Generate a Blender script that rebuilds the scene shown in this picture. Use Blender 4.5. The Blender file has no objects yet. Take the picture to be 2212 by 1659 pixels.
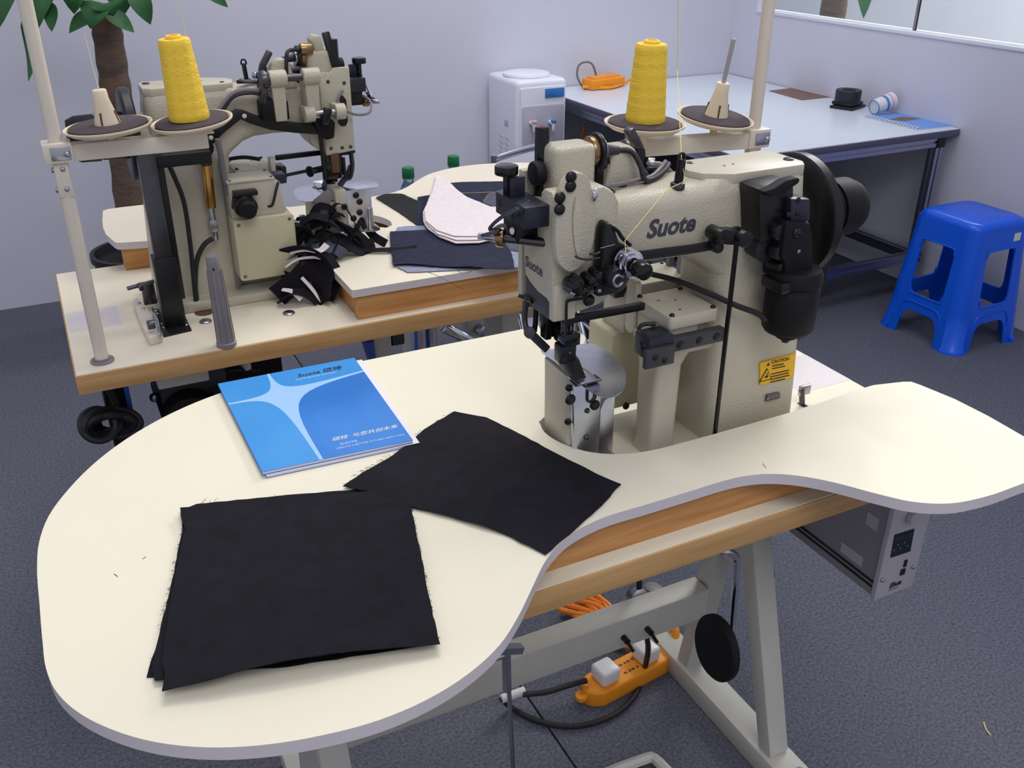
import bpy, bmesh, math, random
from mathutils import Vector, Matrix, Quaternion
random.seed(7)
PI = math.pi
sc = bpy.context.scene
COL = sc.collection

# ---------------------------------------------------------------- camera
cd = bpy.data.cameras.new('camera'); cam = bpy.data.objects.new('camera', cd); COL.objects.link(cam)
cd.sensor_width = 36.0; cd.lens = 36.0*2040/2212; cd.clip_start = 0.02; cd.clip_end = 100
_r = Vector((0.89471775, -0.44661232, 0.00419314)); _u = Vector((0.20046411, 0.40995258, 0.88980505)); _b = Vector((-0.39911689, -0.7952838, 0.45632159))
cam.matrix_world = Matrix(((_r.x,_u.x,_b.x,0),(_r.y,_u.y,_b.y,0),(_r.z,_u.z,_b.z,1.54),(0,0,0,1)))
sc.camera = cam

# ---------------------------------------------------------------- world, lights, exposure
wd = bpy.data.worlds.new('world'); sc.world = wd; wd.use_nodes = True
wd.node_tree.nodes['Background'].inputs[0].default_value = (0.84, 0.86, 1.0, 1)
wd.node_tree.nodes['Background'].inputs[1].default_value = 0.57
sc.view_settings.view_transform = 'Standard'; sc.view_settings.look = 'None'
sc.view_settings.exposure = -0.08; sc.view_settings.gamma = 1.0; sc.view_settings.use_curve_mapping = False

def area(name, loc, size, energy, color, target=None):
    l = bpy.data.lights.new(name, 'AREA'); l.shape = 'DISK'; l.size = size; l.energy = energy; l.color = color
    o = bpy.data.objects.new(name, l); COL.objects.link(o); o.location = loc
    if target: o.rotation_euler = (Vector(target)-Vector(loc)).to_track_quat('-Z', 'Y').to_euler()
    return o
def spot(name, loc, target, energy, color, angle=60, blend=0.7, radius=0.06):
    l = bpy.data.lights.new(name, 'SPOT'); l.energy = energy; l.color = color
    l.spot_size = math.radians(angle); l.spot_blend = blend; l.shadow_soft_size = radius
    o = bpy.data.objects.new(name, l); COL.objects.link(o); o.location = loc
    o.rotation_euler = (Vector(target)-Vector(loc)).to_track_quat('-Z', 'Y').to_euler()
    return o
area('hall_lamp', (1.2, 2.2, 4.6), 2.6, 50, (0.97, 0.95, 1.0))
area('fill_light_front', (0.3, -1.8, 4.2), 2.6, 75, (0.97, 0.95, 1.0))  # added fill behind the camera, lifts front faces and table edges
area('fill_light_aisle', (6.5, 4.5, 4.6), 3.0, 420, (1.0, 0.98, 0.96))  # unseen light added so floor and wall past the glass look bright
spot('track_spot_table', (0.75, 2.0, 3.3), (0.10, 0.85, 0.8), 34, (1.0, 0.93, 0.80), 70, 0.9, 0.12)
spot('track_spot_machine', (1.6, 1.9, 3.3), (0.75, 1.1, 1.0), 13, (1.0, 0.94, 0.83), 60, 0.9, 0.08)
spot('track_spot_rear', (0.6, 3.1, 3.3), (0.6, 2.0, 0.9), 20, (1.0, 0.95, 0.86), 70, 0.9, 0.10)
spot('track_spot_wall', (1.5, 3.0, 3.4), (1.45, 4.2, 1.7), 85, (0.93, 0.94, 1.0), 75, 1.0, 0.10)
spot('fill_spot_bench', (2.7, 3.3, 3.3), (2.8, 3.8, 0.7), 40, (0.93, 0.95, 1.0), 70, 1.0, 0.10)  # extra spot added to brighten the white workbench top

# ---------------------------------------------------------------- materials
MATS = {}
def srgb(r, g, b):
    def c(v):
        v /= 255.0
        return v/12.92 if v <= 0.04045 else ((v+0.055)/1.055)**2.4
    return (c(r), c(g), c(b), 1)
def mat(name, rgb, rough=0.5, metal=0.0, var=0.0, vscale=20.0, bump=0.0, bscale=200.0, bdist=0.001, stretch=None, rgb2=None, spec=0.5, trans=0.0, ior=1.45, coat=0.0, kind='noise'):
    m = bpy.data.materials.new(name); m.use_nodes = True; nt = m.node_tree; N = nt.nodes; L = nt.links
    b = N['Principled BSDF']; col = srgb(*rgb)
    b.inputs['Base Color'].default_value = col; b.inputs['Roughness'].default_value = rough; b.inputs['Metallic'].default_value = metal
    b.inputs['Specular IOR Level'].default_value = spec; b.inputs['Transmission Weight'].default_value = trans; b.inputs['IOR'].default_value = ior
    b.inputs['Coat Weight'].default_value = coat
    tc = N.new('ShaderNodeTexCoord'); mp = N.new('ShaderNodeMapping'); L.new(tc.outputs['Object'], mp.inputs[0])
    if stretch: mp.inputs['Scale'].default_value = stretch
    if var or rgb2:
        n = N.new('ShaderNodeTexNoise'); n.inputs['Scale'].default_value = vscale; n.inputs['Detail'].default_value = 5
        L.new(mp.outputs[0], n.inputs['Vector'])
        rp = N.new('ShaderNodeValToRGB'); rp.color_ramp.elements[0].position = 0.3; rp.color_ramp.elements[1].position = 0.7
        c2 = srgb(*rgb2) if rgb2 else tuple(min(1, v*(1+var)) for v in col[:3])+(1,)
        c1 = col if rgb2 else tuple(v*(1-var) for v in col[:3])+(1,)
        rp.color_ramp.elements[0].color = c1; rp.color_ramp.elements[1].color = c2
        L.new(n.outputs[0], rp.inputs[0]); L.new(rp.outputs[0], b.inputs['Base Color'])
    if bump:
        if kind == 'wave':
            n2 = N.new('ShaderNodeTexWave'); n2.inputs['Scale'].default_value = bscale; n2.inputs['Distortion'].default_value = 1.5
        elif kind == 'voronoi':
            n2 = N.new('ShaderNodeTexVoronoi'); n2.inputs['Scale'].default_value = bscale
        else:
            n2 = N.new('ShaderNodeTexNoise'); n2.inputs['Scale'].default_value = bscale; n2.inputs['Detail'].default_value = 3
        L.new(mp.outputs[0], n2.inputs['Vector'])
        bp = N.new('ShaderNodeBump'); bp.inputs['Strength'].default_value = bump; bp.inputs['Distance'].default_value = bdist
        L.new(n2.outputs[0], bp.inputs['Height']); L.new(bp.outputs[0], b.inputs['Normal'])
    MATS[name] = m
    return m
mat('wall', (208, 208, 219), 0.45, var=0.02, vscale=2.0, bump=0.25, bscale=1.6, bdist=0.02)
mat('wall_trim', (225, 226, 236), 0.35)
mat('carpet', (82, 85, 97), 0.95, rgb2=(120, 122, 135), vscale=160, bump=0.8, bscale=700, bdist=0.003, spec=0.1)
mat('aisle', (200, 200, 205), 0.6, var=0.05, vscale=1.5)
mat('laminate', (232, 226, 203), 0.5, var=0.012, vscale=6, spec=0.3)
mat('laminate_b', (228, 219, 198), 0.5, var=0.012, vscale=6, spec=0.3)
mat('edge_band', (212, 206, 208), 0.45, var=0.02, vscale=12)
mat('wood', (180, 138, 86), 0.5, rgb2=(202, 162, 108), vscale=5, stretch=(1, 12, 14), bump=0.08, bscale=30)
mat('wood_riser', (176, 120, 66), 0.45, rgb2=(206, 152, 92), vscale=5, stretch=(1.2, 14, 16), bump=0.06, bscale=30)
mat('wood_dark', (96, 66, 44), 0.6, var=0.15, vscale=30)
mat('paint', (188, 182, 162), 0.26, var=0.015, vscale=30, bump=0.75, bscale=320, bdist=0.0018, spec=0.5)
mat('paint_flat', (188, 182, 163), 0.42, var=0.02, vscale=30)
mat('paint_box', (190, 184, 152), 0.45, var=0.02, vscale=20)
mat('frame', (190, 188, 178), 0.45, var=0.02, vscale=15)
mat('cream_plastic', (228, 212, 184), 0.4, var=0.02, vscale=20)
mat('pole', (218, 208, 192), 0.4, var=0.015, vscale=20)
mat('black', (15, 15, 18), 0.38, var=0.1, vscale=40)
mat('black_gloss', (16, 16, 19), 0.16, var=0.05, vscale=40)
mat('black_matte', (17, 17, 21), 0.6, var=0.12, vscale=40, spec=0.3)
mat('black_blue', (34, 36, 50), 0.35, var=0.08, vscale=40)
mat('dark_grey', (58, 57, 62), 0.5, var=0.08, vscale=30)
mat('grey_plastic', (128, 124, 128), 0.5, var=0.08, vscale=25)
mat('spindle_grey', (172, 168, 170), 0.4, 0.3)
mat('steel', (176, 178, 186), 0.28, 1.0, var=0.05, vscale=30)
mat('steel_brushed', (205, 208, 218), 0.3, 1.0, var=0.06, vscale=60, stretch=(1, 1, 8))
mat('chrome', (215, 215, 220), 0.08, 1.0)
mat('dark_steel', (92, 90, 94), 0.32, 1.0, var=0.1, vscale=40)
mat('brass', (196, 150, 78), 0.28, 1.0, var=0.08, vscale=40)
mat('bronze', (150, 122, 88), 0.3, 1.0, var=0.08, vscale=40)
mat('aluminium', (168, 172, 190), 0.35, 1.0, var=0.04, vscale=20)
mat('rubber', (30, 29, 33), 0.55)
mat('cable_grey', (116, 112, 116), 0.5)
mat('cable_orange', (236, 132, 36), 0.4)
mat('orange', (240, 150, 30), 0.42, var=0.03, vscale=20)
mat('white_plastic', (222, 220, 220), 0.3)
mat('lettering', (66, 66, 74), 0.5)
mat('red_dot', (150, 30, 24), 0.4)
mat('yellow_thread', (243, 204, 62), 0.55, var=0.05, vscale=30, bump=0.5, bscale=60, bdist=0.002, kind='wave', stretch=(0.3, 0.3, 6))
mat('thread', (226, 208, 120), 0.6)
mat('foam', (74, 66, 70), 0.95, var=0.15, vscale=300, bump=0.5, bscale=500)
mat('label_yellow', (232, 178, 20), 0.45)
mat('label_black', (30, 28, 24), 0.5)
mat('plate_grey', (112, 106, 106), 0.45, 0.5, var=0.05, vscale=80)
mat('cover_blue', (38, 108, 190), 0.22, rgb2=(58, 134, 214), vscale=4)
mat('cover_blue_light', (56, 140, 214), 0.22, rgb2=(72, 156, 222), vscale=4)
mat('cover_star', (158, 200, 240), 0.22)
mat('paper', (226, 222, 228), 0.6)
mat('silver_print', (214, 222, 235), 0.3)
mat('dark_print', (44, 60, 92), 0.35)
mat('cloth_black', (21, 20, 25), 0.85, rgb2=(29, 27, 34), vscale=40, bump=0.4, bscale=900, bdist=0.0005, spec=0.2)
mat('cloth_navy', (36, 38, 56), 0.9, rgb2=(46, 48, 68), vscale=60, bump=0.5, bscale=900, bdist=0.0005, spec=0.2)
mat('cloth_denim_back', (128, 134, 156), 0.9, rgb2=(150, 154, 172), vscale=120, spec=0.2)
mat('cloth_grey_denim', (74, 78, 94), 0.9, rgb2=(92, 96, 110), vscale=120, spec=0.2)
mat('cloth_olive', (34, 36, 38), 0.9, rgb2=(44, 47, 46), vscale=90, spec=0.2)
mat('cloth_white', (222, 210, 210), 0.9, rgb2=(230, 220, 220), vscale=60, bump=0.2, bscale=700, bdist=0.0005, spec=0.2)
mat('stitch', (158, 118, 58), 0.8)
mat('blue_plastic', (8, 90, 222), 0.28, var=0.03, vscale=15, spec=0.5)
mat('sticker', (222, 216, 214), 0.45)
mat('qr_blank', (212, 206, 206), 0.5)
mat('bottle_green', (18, 108, 62), 0.35)
mat('dispenser_white', (224, 225, 235), 0.3)
mat('dispenser_grey', (186, 184, 198), 0.35)
mat('blue_label', (50, 118, 190), 0.4)
mat('tap_pink', (222, 170, 186), 0.4)
mat('tap_blue', (60, 120, 200), 0.4)
mat('table_white', (214, 222, 232), 0.22, var=0.01, vscale=8)
mat('table_edge', (84, 82, 104), 0.45)
mat('kraft', (124, 98, 90), 0.7, var=0.06, vscale=30)
mat('cup_blue', (70, 130, 190), 0.4)
mat('notebook_blue', (110, 156, 226), 0.4, var=0.05, vscale=30)
mat('leaf', (34, 84, 44), 0.45, rgb2=(58, 108, 58), vscale=14, spec=0.4)
mat('bark', (118, 90, 74), 0.9, rgb2=(78, 72, 64), vscale=12, stretch=(1, 1, 3), bump=0.6, bscale=40, bdist=0.004)
mat('pot', (38, 38, 42), 0.5)
mat('soil', (50, 42, 36), 0.95, bump=0.8, bscale=120, bdist=0.01)
mat('seat_white', (226, 226, 240), 0.4)
mat('tape_black', (32, 31, 40), 0.45)
mat('blue_tape', (38, 84, 176), 0.45)
mat('panel_grey', (176, 172, 178), 0.4, var=0.02, vscale=30)
mat('box_metal', (142, 140, 146), 0.42, 0.3, var=0.06, vscale=30, stretch=(1, 1, 20))
mat('led_green', (40, 200, 80), 0.4)
mat('display', (22, 24, 38), 0.2)
mat('display_digits', (74, 78, 96), 0.3)
_g = mat('glass', (240, 250, 246), 0.02, trans=1.0, ior=1.45)
_g2 = mat('bottle_clear', (226, 238, 248), 0.05, trans=1.0, ior=1.33)

# ---------------------------------------------------------------- mesh helpers
def V(p): return Vector(p)
def faces_from(bm, rings, close=True, cap=True):
    vs = [[bm.verts.new(p) for p in r] for r in rings]
    for a, b in zip(vs[:-1], vs[1:]):
        n = len(a)
        for i in range(n if close else n-1):
            j = (i+1) % n
            try: bm.faces.new((a[i], a[j], b[j], b[i]))
            except ValueError: pass
    if cap and close:
        for ring in (vs[0][::-1], vs[-1]):
            try: bm.faces.new(ring)
            except ValueError: pass
    return vs
def box(bm, x0, x1, y0, y1, z0, z1, rot=None, pivot=None):
    vs = [V((x, y, z)) for z in (z0, z1) for (x, y) in ((x0, y0), (x1, y0), (x1, y1), (x0, y1))]
    if rot is not None:
        p = V(pivot) if pivot else V(((x0+x1)/2, (y0+y1)/2, (z0+z1)/2))
        vs = [rot @ (v-p)+p for v in vs]
    faces_from(bm, [vs[:4], vs[4:]])
    return bm
def obox(bm, a, b, w, h, up=(0, 0, 1)):
    """a bar from a to b of width w (sideways) and height h (along up)"""
    a, b = V(a), V(b); d = (b-a).normalized(); s = d.cross(V(up)).normalized(); u = s.cross(d).normalized()
    def ring(p): return [p-s*w/2-u*h/2, p+s*w/2-u*h/2, p+s*w/2+u*h/2, p-s*w/2+u*h/2]
    faces_from(bm, [ring(a), ring(b)]); return bm
def prism(bm, pts, axis, a, b):
    """polygon extruded along an axis; pts are the other two coordinates"""
    def mk(p, t): return {'x': (t, p[0], p[1]), 'y': (p[0], t, p[1]), 'z': (p[0], p[1], t)}[axis]
    faces_from(bm, [[mk(p, a) for p in pts], [mk(p, b) for p in pts]]); return bm
def basis(d):
    d = V(d).normalized(); t = V((0, 0, 1)) if abs(d.z) < 0.9 else V((1, 0, 0))
    s = d.cross(t).normalized(); return d, s, s.cross(d).normalized()
def cyl(bm, p0, p1, r, r2=None, seg=20):
    p0, p1 = V(p0), V(p1); d, s, u = basis(p1-p0); r2 = r if r2 is None else r2
    cs = [(math.cos(2*PI*i/seg), math.sin(2*PI*i/seg)) for i in range(seg)]
    faces_from(bm, [[p0+(s*c+u*q)*r for c, q in cs], [p1+(s*c+u*q)*r2 for c, q in cs]]); return bm
def lathe(bm, prof, base, axis=(0, 0, 1), seg=32):
    base = V(base); d, s, u = basis(axis)
    cs = [(math.cos(2*PI*i/seg), math.sin(2*PI*i/seg)) for i in range(seg)]
    faces_from(bm, [[base+d*h+(s*c+u*q)*max(r, 1e-5) for c, q in cs] for r, h in prof]); return bm
def catmull(pts, n=6, closed=False):
    P = [V(p) for p in pts]; out = []; m = len(P)
    for i in range(m if closed else m-1):
        if closed: p0, p1, p2, p3 = P[(i-1) % m], P[i], P[(i+1) % m], P[(i+2) % m]
        else: p0, p1, p2, p3 = P[max(i-1, 0)], P[i], P[i+1], P[min(i+2, m-1)]
        for k in range(n):
            t = k/n
            out.append(0.5*((2*p1)+(p2-p0)*t+(2*p0-5*p1+4*p2-p3)*t*t+(3*p1-p0-3*p2+p3)*t**3))
    if not closed: out.append(P[-1])
    return out
def tube(bm, pts, r, seg=8, n=6, closed=False, rad=None):
    P = catmull(pts, n, closed) if n else [V(p) for p in pts]
    rings = []; prev = None
    for i, p in enumerate(P):
        a = P[i-1] if (i > 0 or closed) else P[i]; b = P[(i+1) % len(P)] if (i < len(P)-1 or closed) else P[i]
        d = (b-a)
        d = d.normalized() if d.length > 1e-9 else V((0, 0, 1))
        if prev is None: _, s, u = basis(d)
        else:
            s = prev-d*prev.dot(d)
            s = s.normalized() if s.length > 1e-6 else basis(d)[1]
            u = s.cross(d).normalized()
        prev = s
        rr = rad[min(i, len(rad)-1)] if rad else r
        rings.append([p+(s*math.cos(2*PI*k/seg)+u*math.sin(2*PI*k/seg))*rr for k in range(seg)])
    if closed: rings.append(rings[0])
    faces_from(bm, rings, cap=not closed); 
    if closed: bmesh.ops.remove_doubles(bm, verts=bm.verts, dist=1e-6)
    return bm
def ribbon(bm, pts, w, th, up=(0, 0, 1), n=6, twist=0.0):
    """flat strip along a path"""
    P = catmull(pts, n); rings = []; N = len(P)
    for i, p in enumerate(P):
        d = (P[min(i+1, N-1)]-P[max(i-1, 0)]).normalized(); s = d.cross(V(up))
        s = s.normalized() if s.length > 1e-6 else basis(d)[1]
        if twist: s = Quaternion(d, twist*i/N) @ s
        u = s.cross(d).normalized()
        rings.append([p-s*w/2-u*th/2, p+s*w/2-u*th/2, p+s*w/2+u*th/2, p-s*w/2+u*th/2])
    faces_from(bm, rings); return bm
def ball(bm, c, r, sc_=(1, 1, 1), seg=14, rings=8):
    m = Matrix.Translation(V(c)) @ Matrix.Diagonal((r*sc_[0], r*sc_[1], r*sc_[2], 1))
    bmesh.ops.create_uvsphere(bm, u_segments=seg, v_segments=rings, radius=1, matrix=m); return bm
def dome(bm, c, r, h, axis=(0, 0, 1), seg=14):
    lathe(bm, [(r, 0), (r*0.95, h*0.45), (r*0.75, h*0.8), (r*0.4, h*0.97), (0, h)], c, axis, seg); return bm
def rrect(x0, x1, y0, y1, r, n=5):
    out = []
    for cx, cy, a0 in ((x1-r, y0+r, -90), (x1-r, y1-r, 0), (x0+r, y1-r, 90), (x0+r, y0+r, 180)):
        for i in range(n+1):
            a = math.radians(a0+90*i/n); out.append((cx+r*math.cos(a), cy+r*math.sin(a)))
    return out
def root_of(o):
    while o.parent: o = o.parent
    return o
def B(): return bmesh.new()
def obj(name, bm, m, parent=None, bevel=0.0, segs=2, sharp=38, origin=None, smooth=True, label=None):
    bmesh.ops.recalc_face_normals(bm, faces=bm.faces)
    if bevel:
        es = [e for e in bm.edges if len(e.link_faces) == 2 and e.calc_face_angle(0) > math.radians(28)]
        if es: bmesh.ops.bevel(bm, geom=es, offset=bevel, offset_type='OFFSET', segments=segs, profile=0.5, affect='EDGES', clamp_overlap=True)
    off = V(origin) if origin else (V(root_of(parent)['o']) if parent else V((0, 0, 0)))
    if smooth:
        for f in bm.faces: f.smooth = True
        for e in bm.edges:
            if len(e.link_faces) == 2: e.smooth = e.calc_face_angle(0) < math.radians(sharp)
    for v in bm.verts: v.co -= off
    me = bpy.data.meshes.new(name); bm.to_mesh(me); bm.free(); me.materials.append(MATS[m])
    o = bpy.data.objects.new(name, me); COL.objects.link(o)
    if parent: o.parent = parent
    elif origin: o.location = off
    if label: o['label'] = label
    return o
def thing(name, loc, label, cat, group=None):
    o = bpy.data.objects.new(name, None); COL.objects.link(o); o.location = loc; o.empty_display_size = 0.05
    o['o'] = tuple(loc); o['label'] = label; o['category'] = cat
    if group: o['group'] = group
    return o
def tag(o, label, cat, group=None):
    o['label'] = label; o['category'] = cat
    if group: o['group'] = group
    return o
def struct(o): o['kind'] = 'structure'; return o
def copy_tree(o, parent=None):
    c = o.copy(); COL.objects.link(c); c.parent = parent
    for ch in list(o.children): copy_tree(ch, c)
    return c
def text(name, body, m, mat3, size, parent=None, depth=0.0004, shear=0.0, bold=0.0, align='CENTER', origin=None, xs=1.0):
    """flat lettering set on a surface; mat3 is (centre, right vector, up vector)"""
    cu = bpy.data.curves.new(name, 'FONT'); cu.body = body; cu.size = size; cu.extrude = depth; cu.shear = shear; cu.offset = bold
    cu.align_x = align; cu.align_y = 'CENTER'; cu.resolution_u = 3; cu.space_character = 1.0
    tmp = bpy.data.objects.new('tmp', cu); COL.objects.link(tmp)
    dg = bpy.context.evaluated_depsgraph_get(); dg.update()
    me = bpy.data.meshes.new_from_object(tmp.evaluated_get(dg))
    bpy.data.objects.remove(tmp)
    c, rx, ry = V(mat3[0]), V(mat3[1]).normalized(), V(mat3[2]).normalized(); rz = rx.cross(ry)
    off = V(origin) if origin else (V(root_of(parent)['o']) if parent else V((0, 0, 0)))
    for v in me.vertices:
        v.co = c+rx*(v.co.x*xs)+ry*v.co.y+rz*v.co.z-off
    me.name = name; me.materials.clear(); me.materials.append(MATS[m])
    o = bpy.data.objects.new(name, me); COL.objects.link(o); o.parent = parent
    if not parent and origin: o.location = off
    return o


# ================================================================ the setting
fl = thing('floor', (0.713, 1.1, 0), 'dark blue-grey felt carpet covering the booth floor', 'floor'); fl['kind'] = 'structure'; del fl['category']
for (x0, x1) in ((-3.5, 0.711), (0.715, 3.42)):
    bm = B(); box(bm, x0, x1, -1.5, 4.235, -0.012, 0.0); obj('carpet_strip', bm, 'carpet', fl, bevel=0.002)
bm = B(); box(bm, -3.5, 3.42, -1.5, 4.235, -0.05, -0.012); obj('subfloor', bm, 'dark_grey', fl)
bm = B(); box(bm, 3.5, 16, -4, 12, -0.05, 0.0); o = struct(obj('floor', bm, 'aisle')); o['label'] = 'pale aisle floor beyond the glass screen'
bm = B(); box(bm, -3.5, 3.50, 4.235, 4.31, -0.05, 3.0); o = struct(obj('wall_back', bm, 'wall')); o['label'] = 'tall off-white booth wall behind the machines'
wr = thing('wall_right', (3.45, 3.0, 0), 'low white booth wall with ledge below the glass screen', 'wall'); wr['kind'] = 'structure'; del wr['category']
bm = B(); box(bm, 3.41, 3.50, -1.5, 4.235, -0.05, 1.035); obj('panel', bm, 'wall', wr)
bm = B(); box(bm, 3.41, 3.50, 4.04, 4.235, 1.035, 3.0); obj('pillar', bm, 'wall', wr)
bm = B(); box(bm, 3.404, 3.506, -1.5, 4.04, 1.035, 1.05); obj('ledge', bm, 'wall_trim', wr, bevel=0.002)
gl = thing('window_1', (3.455, 3.0, 1.05), 'clear glass screen standing on the low booth wall', 'window'); gl['kind'] = 'structure'; del gl['category']
for (y0, y1) in ((3.068, 4.04), (2.1, 3.056), (-1.5, 2.088)):
    bm = B(); box(bm, 3.449, 3.461, y0, y1, 1.05, 2.1); obj('pane', bm, 'glass', gl)
for y in (3.062, 2.094):
    bm = B(); box(bm, 3.447, 3.463, y-0.006, y+0.006, 1.05, 2.1); obj('joint_strip', bm, 'grey_plastic', gl)
bm = B(); box(bm, 9.0, 9.1, -4, 12, 0, 3.2); o = struct(obj('wall_far', bm, 'wall')); o['label'] = 'white wall of a far booth seen through the glass'


# ================================================================ sewing tables
OUT = [(0.425,1.449),(0.289,1.449),(0.262,1.4485),(0.225,1.444),(0.183,1.434),(0.112,1.404),(0.044,1.358),(-0.01,1.305),(-0.055,1.241),(-0.084,1.182),(-0.098,1.125),(-0.1025,1.07),(-0.103,1.0),(-0.103,0.926),(-0.102,0.886),(-0.095,0.847),(-0.08,0.811),(-0.05,0.768),(-0.012,0.731),(0.031,0.703),(0.075,0.684),(0.134,0.669),(0.188,0.663),(0.24,0.667),(0.292,0.681),(0.34,0.705),(0.38,0.738),(0.417,0.775),(0.458,0.815),(0.504,0.844),(0.557,0.858),(0.635,0.8595),(0.712,0.86),(0.761,0.8605),(0.799,0.857),(0.831,0.847),(0.864,0.826),(0.898,0.79),(0.931,0.742),(0.959,0.707),(1.0,0.682),(1.051,0.672),(1.139,0.671),(1.20,0.670),(1.228,0.672),(1.24,0.682),(1.242,0.70),(1.2425,0.952),(1.238,0.967),(1.225,0.973)]
SLOT = [(0.76,0.9715),(0.734,0.972),(0.696,0.977),(0.659,0.991),(0.635,1.009),(0.616,1.036),(0.606,1.062),(0.603,1.095),(0.61,1.122),(0.63,1.135),(0.665,1.138)]
SLAB_A = OUT + [(1.0,0.9735)] + SLOT + [(0.834,1.36),(0.838,1.37),(0.838,1.445),(0.834,1.449)]
def smooth_poly(pts):
    return [tuple(p)[:2] for p in catmull([(x, y, 0) for x, y in pts], 3, True)]
def soft(pts):
    """round the outline where it bends gently, keep real corners"""
    P = [V((x, y, 0)) for x, y in pts]; n = len(P); out = []
    for i in range(n):
        p0, p1, p2, p3 = P[i-1], P[i], P[(i+1) % n], P[(i+2) % n]
        def sharp(a, b, c): return (b-a).angle(c-b, 0) > 0.55
        out.append((p1.x, p1.y))
        if sharp(p0, p1, p2) or sharp(p1, p2, p3): continue
        L = (p2-p1).length; L0 = (p1-p0).length; L1 = (p3-p2).length
        t1 = (p2-p1).normalized()*L0+(p1-p0).normalized()*L if L0+L else V(); t1 = t1/(L0+L)*L
        t2 = (p3-p2).normalized()*L+(p2-p1).normalized()*L1; t2 = t2/(L+L1)*L
        for k in (1, 2, 3):
            t = k/4; q = (2*t**3-3*t*t+1)*p1+(t**3-2*t*t+t)*t1+(-2*t**3+3*t*t)*p2+(t**3-t*t)*t2
            out.append((q.x, q.y))
    return out
def slab(name, pts, parent, top):
    """laminate top with a separate edge band round it"""
    pts = soft(pts)
    bm = B(); prism(bm, pts, 'z', 0.803, 0.8195); obj('raised_top_core', bm, 'edge_band', parent, label='pale lavender plastic edge band')
    bm = B(); prism(bm, pts, 'z', 0.8195, 0.82); obj('raised_top', bm, top, parent)
def leg_frame(parent, xl, xc_foot, yc, span=0.30):
    """steel T stand: foot bar, two slanting uprights, head plate, bolts"""
    bm = B(); box(bm, xl-0.032, xl+0.032, yc-span, yc+span*0.74, 0.0, 0.052); obj('foot_bar', bm, 'frame', parent, bevel=0.004)
    for s in (-1, 1):
        bm = B(); obox(bm, (xl, yc+s*0.175 if s < 0 else yc+0.10, 0.05), (xl, yc+s*0.035, 0.50), 0.046, 0.036, (0, 1, 0)); obj('upright', bm, 'frame', parent, bevel=0.004)
    bm = B(); prism(bm, [(yc-0.055, 0.40), (yc+0.055, 0.40), (yc+0.06, 0.66), (yc-0.06, 0.66)], 'x', xl-0.024, xl+0.024); obj('head_column', bm, 'frame', parent, bevel=0.004)
    bm = B(); box(bm, xl-0.05, xl+0.05, yc-0.24, yc+0.24, 0.66, 0.71); obj('bearer', bm, 'frame', parent, bevel=0.003)
    for y in (yc-span+0.05, yc-span+0.12):
        bm = B(); dome(bm, (xl+0.01, y, 0.052), 0.010, 0.006); obj('bolt', bm, 'steel', parent)
def board(parent, x0, x1, y0, y1, top):
    bm = B(); box(bm, x0, x1, y0, y1, 0.71, 0.7485); obj('board', bm, 'wood', parent, bevel=0.0015)
    bm = B(); box(bm, x0+0.003, x1-0.003, y0+0.003, y1-0.003, 0.7485, 0.75); obj('laminate', bm, top, parent)

# ---- front table
TA = thing('sewing_table', (0.66, 1.14, 0), 'cream topped sewing table with wavy raised top in the foreground', 'table')
board(TA, 0.064, 1.266, 0.84, 1.44, 'laminate')
slab('a', SLAB_A, TA, 'laminate')
for (a, b) in (((0.10,0.879),(1.21,0.879)), ((0.30,1.425),(0.835,1.425)), ((0.078,0.90),(0.078,1.30)), ((1.215,0.87),(1.215,0.965)), ((0.78,0.962),(1.205,0.962))):
    bm = B(); obox(bm, (a[0],a[1],0.7765), (b[0],b[1],0.7765), 0.019, 0.053); obj('riser_rail', bm, 'wood_riser', TA, bevel=0.001)
leg_frame(TA, 1.06, 1.06, 1.13, 0.36)
leg_frame(TA, 0.22, 0.22, 1.13, 0.36)
bm = B(); box(bm, 0.248, 1.032, 1.165, 1.215, 0.232, 0.305); obj('stretcher', bm, 'frame', TA, bevel=0.004)
for x in (0.83, 0.885):
    bm = B(); cyl(bm, (x, 1.166, 0.262), (x, 1.148, 0.262), 0.006); cyl(bm, (x, 1.149, 0.262), (x, 1.128, 0.256), 0.0035); obj('clamp_screw', bm, 'black', TA)
# pedal with frame and pull rod
pd = B(); tube(pd, [(0.60,0.86,0.045),(0.60,1.02,0.055),(0.625,1.045,0.057),(0.80,1.045,0.057),(0.838,1.02,0.055),(0.845,0.86,0.045),(0.82,0.76,0.04),(0.62,0.76,0.04)], 0.011, 8, 4, True); pdo = obj('pedal', pd, 'frame', TA)
bm = B(); box(bm, 0.612, 0.832, 0.76, 1.035, 0.040, 0.048, Matrix.Rotation(0.05, 3, 'X')); obj('tread_mat', bm, 'dark_grey', pdo, bevel=0.003)
bm = B(); box(bm, 0.26, 1.03, 0.80, 0.82, 0.02, 0.038); obj('pedal_axle', bm, 'frame', TA, bevel=0.002)
rod = [(0.5035,1.02,0.4876),(0.5095,1.02,0.386),(0.5172,1.02,0.2115)]
bm = B(); tube(bm, [rod[0], rod[1], rod[2], (rod[2][0], 1.02, 0.07)], 0.004, 8, 0); ro = obj('pedal_rod', bm, 'steel', TA)
bm = B(); cyl(bm, rod[0], (rod[0][0]+0.002, 1.02, rod[0][2]-0.09), 0.0075); obj('rod_sleeve', bm, 'steel', ro)
bm = B(); obox(bm, (rod[0][0]-0.035, 1.02, rod[0][2]+0.01), (rod[0][0]+0.028, 1.02, rod[0][2]-0.012), 0.014, 0.012); cyl(bm, (rod[0][0]-0.04,1.02,rod[0][2]-0.012), (rod[0][0]+0.004,1.02,rod[0][2]-0.012), 0.006); obj('rod_clevis', bm, 'steel', ro)
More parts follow.
